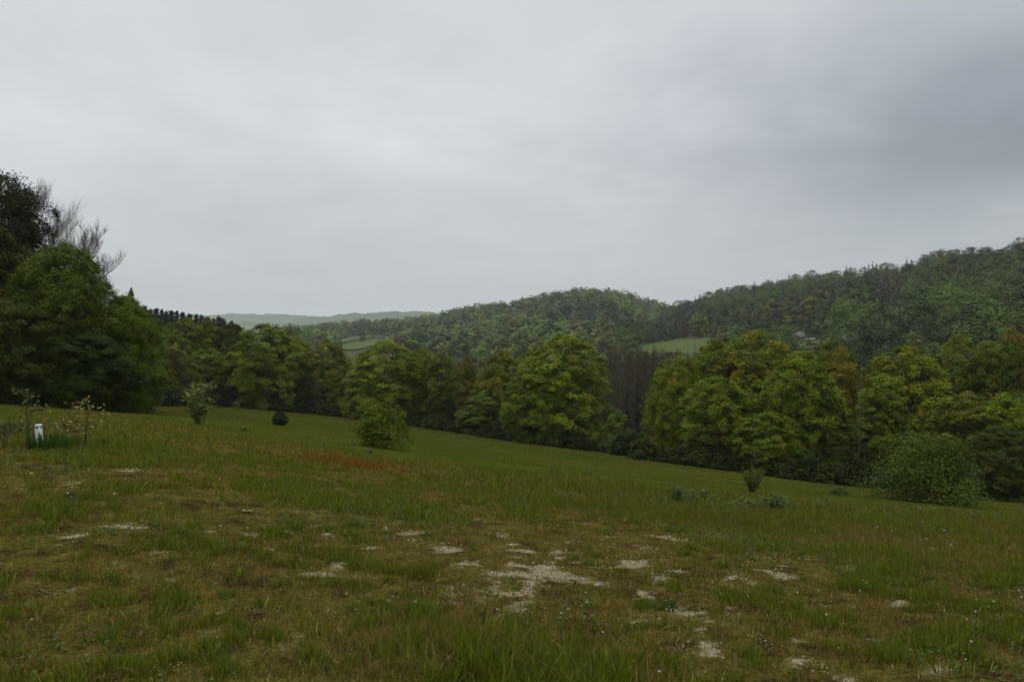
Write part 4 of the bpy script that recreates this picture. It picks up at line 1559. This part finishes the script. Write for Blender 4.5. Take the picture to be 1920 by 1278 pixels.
def clump(px, py, label, color, seed, n, hpx, rpx, w, group=None, name='lily_clump', cat='plant', lean=.6):
    x, d, z = on_ground(px, py)
    o = obj(name, strap_clump(seed, n, px2m(hpx, d), px2m(rpx, d), w, lean), M_GRASS, None, color, (x, d, z))
    return tag(o, label, cat, group)


clump(88, 842, 'dark green strap-leaved clump at the foot of the white pipe', (.022, .060, .014), 520, 190, 36, 34, .018)
clump(128, 838, 'lighter strap-leaved clump between the white pipe and the saplings', (.035, .075, .014), 521, 80, 30, 20, .014)
clump(192, 835, 'small lone tuft of strap leaves past the saplings by the white pipe', (.035, .070, .014), 522, 50, 20, 18, .012)
clump(150, 932, 'dark green leafy tuft below the yellow flower', (.026, .055, .014), 523, 110, 20, 24, .012, lean=1.0)
clump(1248, 1140, 'compact dark green tuft inside the pale lichen patch', (.026, .052, .012), 524, 120, 20, 24, .008, lean=.9)
clump(425, 1118, 'bright small grass tuft on the brownish turf', (.055, .100, .015), 525, 60, 24, 16, .006)
clump(1410, 1232, 'bright grass tuft at the border of the lowest lichen patch', (.055, .095, .015), 526, 70, 30, 18, .006)
clump(800, 1005, 'small bright tuft among the upper lichen spots', (.055, .095, .015), 527, 60, 18, 12, .007)
clump(905, 1175, 'stiff blue-green upright leaves in the middle of the near turf', (.028, .060, .024), 528, 9, 44, 5, .012, lean=.2)
clump(200, 1200, 'bright grass tuft on the dark near turf', (.06, .105, .015), 529, 60, 34, 22, .006)
clump(1145, 1235, 'short vivid tuft beside the brown bare soil', (.055, .10, .014), 530, 60, 24, 20, .006)


def leafy_weed(seed, nst, h, ll):
    """milkweed-like stems with broad paired leaves"""
    r = np.random.default_rng(seed)
    st, fo = MB(), MB()
    C, Nn, T, S = [], [], [], []
    for i in range(nst):
        b = np.array([r.normal(0, h * .35), r.normal(0, h * .35), -.02])
        H = h * r.uniform(.7, 1.1)
        tip = b + [r.normal(0, .06 * h), r.normal(0, .06 * h), H]
        st.tube(np.array([b, (b + tip) / 2 + r.normal(0, .01, 3), tip]), [.007, .006, .004], 5)
        a0 = r.uniform(0, 3.14)
        for k in range(7):
            f = .3 + .7 * k / 6
            for s in (0, math.pi):
                a = a0 + k * 1.57 + s + r.normal(0, .2)
                dr = np.array([math.cos(a), math.sin(a), r.uniform(.2, .8)])
                l = ll * r.uniform(.7, 1.2) * (1.1 - .4 * f)
                C.append(b + (tip - b) * f + dr * l * .5)
                Nn.append(np.array([-dr[0] * .5, -dr[1] * .5, 1]))
                T.append(dr)
                S.append(l)
    k = r.uniform(.75, 1.25, (len(C), 1)) * np.ones((1, 3))
    fo.leaves(np.array(C), np.array(Nn) + r.normal(0, .2, (len(C), 3)), np.array(S), .42, k, r, np.array(T))
    return st.mesh('stems'), fo.mesh('foliage')


WEEDS = [(1052, 945, 30, 5, 'lone upright broad-leaved weed in the tall grass'), (975, 955, 22, 4, 'small pale broad-leaved weed on the inner side of the tall grass'),
         (1265, 945, 34, 9, 'wide clump of broad-leaved weeds before the green meadow edge'), (1295, 942, 32, 8, 'second half of the wide weed clump before the meadow edge'),
         (1395, 965, 36, 10, 'dense weed clump below the broom-like bush'), (1440, 962, 40, 10, 'tallest weed clump just past the broom-like bush'),
         (1472, 958, 32, 7, 'weed clump thinning out past the tallest one'), (1350, 950, 26, 6, 'low weeds joining the wide clump and the dense clump'),
         (1540, 950, 24, 6, 'weeds in front of the low dark bush at the meadow edge'), (1625, 975, 26, 6, 'dark leafy weed before the round bush'),
         (1700, 975, 22, 7, 'weeds among the white flowers at the field edge'), (1780, 972, 24, 7, 'weeds under the side of the round bush'),
         (1885, 990, 24, 6, 'weeds by the last grass at the picture edge'), (1105, 890, 14, 4, 'small weed on the crest against the mown meadow'),
         (1040, 886, 16, 5, 'pale weed on the crest against the mown meadow'), (1385, 985, 20, 5, 'short weed in front of the dense weed clump'),
         (606, 840, 14, 3, 'tiny weed standing behind the rusty sorrel patch'), (690, 852, 16, 7, 'pale low brambles at the foot of the dense green bush'),
         (1355, 1024, 16, 4, 'small fresh weed in the middle of the right-hand grass'), (455, 808, 10, 5, 'low dark weed past the loose open shrub')]
_r = np.random.default_rng(31)
for i in range(22):
    px = 1130 + 35 * i + 20 * _r.uniform()
    py = 938 + 34 * (px - 1130) / 780 + 26 * _r.uniform()
    WEEDS.append((px, py, 16 + 12 * _r.uniform(), 4 + int(4 * _r.uniform()), 'leafy weed in the weedy band ' + ('before the shaded meadow' if px < 1400 else 'between the broom-like bush and the round bush' if px < 1660 else 'in front of the round bush')))
for i, (px, py, hp, ns, label) in enumerate(WEEDS):
    x, d, z = on_ground(px, py)
    st, fo = leafy_weed(540 + i, ns, px2m(hp, d), px2m(max(hp * .42, 7), d))
    put_bush(px, py, 'broadleaf_weed', 'weed', label, [(.046, .070, .010), (.056, .078, .011), (.038, .060, .009)][i % 3], (st, fo), group='broad-leaved weeds in the grass')
x, d_, z = on_ground(1577, 930)
put_bush(1575, 928, 'low_bush', 'bush', 'low dark bush on the shaded meadow before the thin pale trunk', (.035, .055, .015), bush_mesh(512, px2m(14, d_), px2m(20, d_), 60, 30, .06, 4))

# ---------------- undergrowth at the foot of the treeline
UG = [bush_mesh(560 + i, 1.0, .75, 90, 26, .16, 5, None, .3, (.2 * (i - 1), 0), .5) for i in range(3)]
_r = np.random.default_rng(21)
UGPX = [305, 322, 345, 368, 402, 428, 462, 486, 522, 560, 600, 632, 664, 702, 740, 775, 812, 846, 880, 905, 930, 962, 995, 1030, 1075, 1110, 1140, 1172, 1205, 1240, 1275, 1318, 1355, 1392, 1430, 1470, 1512, 1548, 1585, 1640]
for i, px in enumerate(UGPX):
    d = float(col_interp(px, TREELINE)) - 1.5 + 2.5 * _r.uniform()
    nm = 'by the dark trees at the meadow end' if px < 440 else 'below the broad vivid green maple' if px < 570 else 'below the maples behind the meadow bush' if px < 830 else \
        'below the slender trees of the middle line' if px < 975 else 'below the large round bright maple' if px < 1160 else 'under the nearest group of maples'
    put_bush(px, 0, 'undergrowth_shrub', 'shrub', 'low shrub of the dark undergrowth ' + nm, [(.016, .025, .002), (.026, .038, .003), (.022, .028, .003)][i % 3], UG[i % 3], _r.uniform(0, 6.28),
             _r.uniform(.9, 2.2), d, 'undergrowth shrubs along the treeline')


# ---------------- white pipe stub
x, d, z = on_ground(75, 834)
mb = MB()
R0, R1, Hh = .046, .038, px2m(42, d)
k = 28
ang = np.arange(k) * 2 * math.pi / k
rings = [(R0, 0), (R0, Hh - .004), (R0 - .003, Hh), (R1 + .003, Hh), (R1, Hh - .004), (R1, Hh - .25)]
v = np.array([[q * math.cos(a), q * math.sin(a), h] for q, h in rings for a in ang])
qd = [(i * k + j, i * k + (j + 1) % k, (i + 1) * k + (j + 1) % k, (i + 1) * k + j) for i in range(len(rings) - 1) for j in range(k)]
mb.add(v, qd, [])
e = tag(empty('pipe_stub', (x, d, z - .02)), 'short white plastic pipe standing up among dark strap leaves', 'pipe')
e.rotation_euler = (math.radians(2), math.radians(-3), .3)
obj('pipe', mb.mesh('pipe', False), M_WHITE, e)
mb = MB()
rings = [(R0 + .001, Hh - .03), (R0 + .004, Hh - .028), (R0 + .004, Hh - .008), (R0 + .001, Hh - .006)]
v = np.array([[q * math.cos(a), q * math.sin(a), h] for q, h in rings for a in ang])
qd = [(i * k + j, i * k + (j + 1) % k, (i + 1) * k + (j + 1) % k, (i + 1) * k + j) for i in range(len(rings) - 1) for j in range(k)]
mb.add(v, qd, [])
obj('rim', mb.mesh('rim', False), M_WHITE, e)


# ---------------- stones and flowers
def stone(px, py, wpx, label):
    x, d, z = on_ground(px, py)
    r = np.random.default_rng(int(px))
    w = px2m(wpx, d) / 2.6
    th, ph = np.meshgrid(np.linspace(0, math.pi, 9), np.arange(14) * 2 * math.pi / 14, indexing='ij')
    f = 1 + .22 * np.sin(2 * ph + r.uniform(0, 6)) * np.sin(th) + .12 * np.sin(5 * ph + 3 * th)
    v = np.stack([w * f * np.sin(th) * np.cos(ph), w * .8 * f * np.sin(th) * np.sin(ph), w * .38 * np.cos(th) * f * (1 + .25 * np.sin(7 * ph + 4 * th))], -1).reshape(-1, 3)
    q = [(i * 14 + j, i * 14 + (j + 1) % 14, (i + 1) * 14 + (j + 1) % 14, (i + 1) * 14 + j) for i in range(8) for j in range(14)]
    o = obj('stone', mesh_np('stone', v, q, smooth=True), M_STONE, None, None, (x, d, z + w * .08))
    tag(o, label, 'stone')


stone(404, 1213, 26, 'pale weathered stone lying in the near brown turf')
stone(612, 1003, 22, 'pale flat stone on the upper turf')
stone(1122, 1097, 22, 'whitish stone at the end of the big lichen patch')
stone(1575, 1215, 18, 'small pale stone in a dark hollow of the turf')


def bloom_mesh(seed):
    r = np.random.default_rng(seed)
    mb = MB()
    n = 26
    d = r.normal(size=(n, 3))
    d /= np.linalg.norm(d, axis=1)[:, None]
    d[:, 2] = np.abs(d[:, 2]) * .8
    mb.leaves(d * .012, d + r.normal(0, .3, (n, 3)), .018, .7, np.ones(3), r)
    return mb.mesh('bloom')


def stem_mesh():
    mb = MB()
    mb.tube(np.array([[0, 0, -.03], [.004, 0, .4], [0, 0, .985]]), [.0022, .002, .0018], 5)
    return mb.mesh('stem')


BL = [bloom_mesh(600 + i) for i in range(3)]
SM = stem_mesh()
for m_ in BL:
    m_.materials.append(M_PETAL)
SM.materials.append(M_GRASS)


def flower(px, py, name, label, color, group, size=1.0, hgt=.12):
    x, d, z = on_ground(px, py + px_h(hgt, px, py))
    e = tag(empty(name, (x, d, z)), label, 'flower', group)
    s = obj('stem', SM, None, e, (.05, .08, .02))
    s.scale = (1, 1, hgt)
    b = obj('bloom', BL[int(px) % 3], None, e, color)
    b.location = (0, 0, hgt)
    b.scale = (size, size, size)
    return e


def px_h(h, px, py):
    d = on_ground(px, py)[1]
    return h * F / d * .9


WHITE = [(1612, 1000), (1645, 1003), (1730, 992), (1738, 998), (1746, 990), (1752, 994), (1764, 997), (1700, 1008), (1710, 1003), (1672, 1015), (1736, 1030), (1782, 1037), (1748, 1043), (1725, 1031), (1770, 1010),
         (1618, 1092), (1624, 1095), (1612, 1117), (1534, 1118), (1674, 1135), (1549, 1165), (1830, 1132), (1862, 1136), (1853, 1146), (1828, 1158), (1820, 1210), (1910, 1118), (1915, 1123), (1450, 1034), (1366, 1081),
         (1100, 1134), (1090, 1142), (1098, 1114), (1110, 1158), (1065, 1152), (1051, 1163), (1130, 1190), (1290, 1143), (1355, 1237), (870, 1103), (932, 1145), (779, 1131), (667, 1146), (986, 1153), (520, 942), (128, 935), (135, 940), (215, 933), (60, 1165), (1052, 1160), (1495, 1120), (1810, 1240), (1235, 1270)]
for px, py in WHITE:
    grp = 'round bush' if py < 1050 and px > 1590 else 'lichen patch' if 1000 < px < 1400 else 'tall near grass' if px >= 1400 else 'turf'
    lab = {'round bush': 'tiny white blossom in the grass below the round bush', 'lichen patch': 'tiny white blossom in the turf around the lichen patch',
           'tall near grass': 'tiny white blossom in the grass at the near field side', 'turf': 'tiny white blossom scattered on the brownish turf'}[grp]
    flower(px, py, 'white_flower', lab, (.38, .38, .36), 'white blossoms by the ' + grp, rng.uniform(.28, .55) * (1.25 if py < 1050 else 1.0), rng.uniform(.08, .2) if py > 1050 else rng.uniform(.15, .3))
flower(60, 896, 'yellow_flower', 'single yellow flower head above the dark leafy tuft', (.45, .31, .02), None, 1.3, .22)


# ------------------------------------------------------------------ grass
def blades(x, y, z, h, w, lean, col, r):
    n = len(x)
    a = r.uniform(0, 6.283, n)
    fa = r.uniform(0, 6.283, n)
    fx, fy = np.cos(fa) * w * .5, np.sin(fa) * w * .5
    lx, ly = np.cos(a) * lean * h, np.sin(a) * lean * h
    z0 = z - .012
    hz = h * np.sqrt(np.clip(1 - .55 * np.minimum(lean, 1.2) ** 2, .12, 1))
    v = np.empty((n, 5, 3), np.float32)
    v[:, 0] = np.c_[x - fx, y - fy, z0]
    v[:, 1] = np.c_[x + fx, y + fy, z0]
    v[:, 2] = np.c_[x + fx * .8 + lx * .36, y + fy * .8 + ly * .36, z0 + hz * .6]
    v[:, 3] = np.c_[x - fx * .8 + lx * .36, y - fy * .8 + ly * .36, z0 + hz * .6]
    v[:, 4] = np.c_[x + lx, y + ly, z0 + hz]
    i = np.arange(n)[:, None] * 5
    q = i + np.array([[0, 1, 2, 3]])
    t = i + np.array([[3, 2, 4]])
    return v.reshape(-1, 3), q, t, np.repeat(col, 5, 0)


def scatter(n, d0, d1, r, wide=.74):
    d = np.sqrt(d0 ** 2 + (d1 ** 2 - d0 ** 2) * r.uniform(0, 1, n))
    x = r.uniform(-1, 1, n) * (wide * d + .4)
    # a thinner margin beside the strip, so the turf carries on past the frame
    m = int(n * .45)
    d2 = np.sqrt(d0 ** 2 + (d1 ** 2 - d0 ** 2) * r.uniform(0, 1, m))
    x2 = (wide * d2 + .4 + r.uniform(0, 1, m) ** 1.4 * (3.0 + .25 * d2)) * r.choice([-1, 1], m)
    return np.r_[x, x2], np.r_[d, d2]


C_DRY, C_TAN, C_OLIVE, C_GREEN, C_LUSH, C_RUST = map(np.array, ((.130, .098, .032), (.20, .162, .078), (.090, .085, .0115), (.071, .086, .009), (.080, .108, .010), (.11, .05, .012)))


def build_grass():
    r = np.random.default_rng(77)
    mb = MB()
    for n, d0, d1, wmul, seed in ((330000, 3.1, 7.5, 1.0, 1), (330000, 7.5, 14, 1.5, 2), (210000, 14, 27, 2.6, 3), (130000, 27, 52, 5.0, 4)):
        x, y = scatter(n, d0, d1, r, .70)
        n = len(x)
        # gather into tufts
        tx, ty = vnoise(x * 9, y * 9, 5) - .5, vnoise(x * 9, y * 9, 6) - .5
        x, y = x + tx * .05, y + ty * .05
        rg, md, wd = zone(x, y)
        l1, l2, l3 = fbm(x * .45, y * .45, 41, 2), fbm(x * 1.7, y * 1.7, 43, 2), fbm(x * 6.0, y * 6.0, 44, 2)
        px = CX + F * x / y
        z = ground_z(x, y)
        _, py = project(x, y, z)
        # ground cover differs: taller near the crest and at the near middle, thin on the bare spots
        crest = sstep(9.5, 13.5, y) * sstep(760, 1050, px) * (1 - sstep(22, 26, y))
        leftrough = sstep(13, 18, y) * (1 - sstep(700, 900, px))
        front = np.exp(-(((px - 860) / 190) ** 2 + ((py - 1235) / 70) ** 2)) + .6 * np.exp(-(((px - 1180) / 130) ** 2 + ((py - 1300) / 60) ** 2))
        rightside = sstep(1350, 1700, px) * sstep(5.5, 8, y)
        mid = np.exp(-(((px - 1020) / 420) ** 2 + ((py - 1060) / 75) ** 2))
        b = bare(x, y)
        lush = .53 + .55 * (l1 - .5) + 1.05 * (l2 - .5) + 1.3 * (l3 - .5) + .26 * np.minimum(front, 1) + .10 * crest + .07 * rightside + .10 * sstep(9, 15, y) - .14 * mid - .05 * (1 - sstep(8, 11, y))
        fine = l2
        dens = .48 + .6 * sstep(.42, .70, lush) + .3 * crest + .5 * front + .25 * rightside + .3 * leftrough
        dens = dens * (1 - .8 * sstep(.58, .70, fbm(x * .9 + 31, y * .9, 47, 2)) * (1 - crest) * (1 - np.minimum(front, 1)))
        dens = dens * (1 - .72 * np.clip(b * 1.3, 0, 1)) * np.clip(rg * 1.1, 0, 1)
        keep = r.uniform(0, 1, n) < dens
        x, y, z, lush, fine, crest, front, rightside, leftrough, px, py, b = (a[keep] for a in (x, y, z, lush, fine, crest, front, rightside, leftrough, px, py, b))
        m = len(x)
        tuft = sstep(.52, .85, lush)
        h = r.uniform(.018, .06, m) + .075 * tuft * r.uniform(.3, 1, m) + .15 * crest * r.uniform(.1, 1, m) + .19 * np.minimum(front, 1) * r.uniform(.15, 1, m) + .07 * rightside * r.uniform(.2, 1, m) + .08 * leftrough * r.uniform(.1, 1, m)
        w = (.0030 + .0024 * r.uniform(0, 1, m)) * wmul
        lean = r.uniform(.1, .75, m)
        u = lush + r.normal(0, .15, m) + .3 * np.minimum(front, 1)
        g = sstep(.34, .50, u)[:, None]
        g2 = sstep(.50, .66, u)[:, None]
        col = C_DRY * (1 - g) + C_OLIVE * g
        col = col * (1 - g2) + C_GREEN * g2
        pk = r.uniform(0, 1, m)
        col = np.where((pk < .12)[:, None], C_TAN, col)
        col = np.where(((pk > .60) & (u > .56))[:, None], C_LUSH, col)
        col = np.where(((pk > .86) & (u < .5))[:, None], C_GREEN, col)
        rust = np.exp(-(((px - 655) / 62) ** 2 + ((py - 864 - (px - 655) * .12) / 9) ** 2))
        rustr = .45 * np.exp(-(((px - 1690) / 180) ** 2 + ((py - 958) / 16) ** 2)) + .22 * np.exp(-(((px - 820) / 160) ** 2 + ((py - 880) / 18) ** 2)) + .18 * leftrough * (fine > .55) + .15 * crest
        col = np.where((r.uniform(0, 1, m) < rustr * .6)[:, None], np.array([.085, .062, .020]), col)
        flat = (pk < .09)
        lean = np.where(flat, r.uniform(.8, 1.3, m), lean)
        col = col * np.exp(r.normal(0, .36, (m, 1)))
        mb.add(*blades(x, y, z, h, w, lean, col, r))
    o = obj('grass', mb.mesh('grass'), M_GRASS)
    tag(o, 'rough mixed grass, green and dry, covering the near field', 'grass', kind='stuff')

    # short sward of the mown meadow
    mb = MB()
    x, y = scatter(300000, 17, 112, r, .70)
    rg, md, wd = zone(x, y)
    k = r.uniform(0, 1, len(x)) < md * .9
    x, y = x[k], y[k]
    z = ground_z(x, y)
    m = len(x)
    sw = fbm(x * .16, y * .8, 51, 3)
    h = r.uniform(.03, .07, m) * (.7 + .6 * sw)
    w = r.uniform(.012, .02, m) * np.clip(y / 30, .8, 3.5)
    lush = sstep(.35, .65, fbm(x * .12, y * .2, 52, 3))[:, None]
    col = (np.array([.058, .056, .009]) * (1 - lush) + np.array([.040, .058, .008]) * lush) * np.exp(r.normal(0, .28, (m, 1))) * (.55 + .9 * sw[:, None])
    mb.add(*blades(x, y, z, h, w, r.uniform(.2, .9, m), col, r))
    o = obj('meadow_grass', mb.mesh('meadow_grass'), M_GRASS)
    tag(o, 'short even green grass of the mown meadow below the treeline', 'grass', kind='stuff')

    # rusty sorrel in flower
    mb = MB()
    P = []
    rr = np.random.default_rng(78)
    for _ in range(1500):
        a = rr.normal(0, 1)
        px = 655 + a * 46
        py = 864 + (px - 655) * .15 + rr.normal(0, 4.5)
        P.append((px, py))
    P = np.array(P)
    G = np.array([on_ground(p, q + 6) for p, q in P])
    xs, ys, zs = G.T
    m = len(xs)
    mb.add(*blades(xs, ys, zs, rr.uniform(.06, .17, m), np.full(m, .012), rr.uniform(.05, .5, m), np.array([.155, .075, .016]) * rr.uniform(.6, 1.35, (m, 1)), rr))
    o = obj('sorrel', mb.mesh('sorrel'), M_GRASS)
    tag(o, 'rusty red patch of flowering sorrel in the rough grass', 'sorrel', kind='stuff')

    # thin reddish seed stalks over the crest
    mb = MB()
    x, y = scatter(16000, 8, 26, r)
    px = CX + F * x / y
    k = (r.uniform(0, 1, len(x)) < sstep(600, 1200, px) * (.25 + .75 * sstep(.45, .65, fbm(x * .5, y * .5, 61, 2)))) & (zone(x, y)[0] > .6) & (bare(x, y) < .1)
    x, y = x[k], y[k]
    m = len(x)
    mb.add(*blades(x, y, ground_z(x, y), r.uniform(.2, .42, m), .0030 * np.clip(y / 9, 1, 3), r.uniform(.05, .3, m), np.array([.088, .066, .025]) * r.uniform(.6, 1.4, (m, 1)), r))
    o = obj('seed_grass', mb.mesh('seed_grass'), M_GRASS)
    tag(o, 'thin brown seed stalks standing over the tall grass', 'grass', kind='stuff')

    # small round-leaved ground cover
    mb = MB()
    x, y = scatter(42000, 3.1, 11, r)
    k = (r.uniform(0, 1, len(x)) < sstep(.5, .66, fbm(x * .8 + 5, y * .8, 63, 3))) & (bare(x, y) < .15)
    x, y = x[k], y[k]
    m = len(x)
    cen = np.c_[x, y, ground_z(x, y) + r.uniform(.01, .05, m)]
    mb.leaves(cen, r.normal(0, .45, (m, 3)) + [0, 0, 1], r.uniform(.014, .032, m), .7, np.array([.038, .062, .016]) * r.uniform(.6, 1.5, (m, 1)), r)
    o = obj('ground_cover', mb.mesh('ground_cover'), M_LEAF)
    tag(o, 'low small-leaved herbs creeping through the near turf', 'herbs', kind='stuff')

    # lichen crusts on the bare spots
    mb = MB()
    x, y = scatter(420000, 3.1, 13, r)
    b = bare(x, y)
    k = r.uniform(0, 1, len(x)) < sstep(.18, .8, b) * .65 * sstep(.38, .60, fbm(x * 13, y * 13, 65, 3))
    x, y = x[k], y[k]
    m = len(x)
    bump = .028 * vnoise(x * 16, y * 16, 67) * sstep(.2, .7, b[k])
    cen = np.c_[x, y, ground_z(x, y) + bump + r.uniform(0, .008, m)]
    tone = r.uniform(.7, 1.25, (m, 1)) * (.7 + .6 * vnoise(x * 5, y * 5, 68)[:, None])
    mb.leaves(cen, r.normal(0, .7, (m, 3)) + [0, 0, .7], r.uniform(.007, .015, m) * np.clip(y / 6, .8, 1.8), .8, np.array([.29, .26, .17]) * tone * (.55 + .45 * sstep(.2, .8, b[k]))[:, None], r)
    o = obj('lichen', mb.mesh('lichen'), M_LICHEN)
    tag(o, 'pale crusts of lichen on the bare spots of the turf', 'lichen', kind='stuff')


build_grass()


# ------------------------------------------------------------------ haze
def build_haze():
    mb = MB()
    box(mb, -8500, 8500, -1200, 9500, -40, 150)
    m, t = new_mat('haze')
    out = N(t, 'ShaderNodeOutputMaterial')
    pv = N(t, 'ShaderNodeVolumePrincipled', inp={'Density': 1.1e-4, 'Anisotropy': 0.0})
    pv.inputs['Color'].default_value = (.93, .985, 1.0, 1)
    t.links.new(pv.outputs[0], out.inputs['Volume'])
    o = obj('haze', mb.mesh('haze'), m)
    tag(o, 'thin grey haze in the valley air', 'haze', kind='stuff')


build_haze()
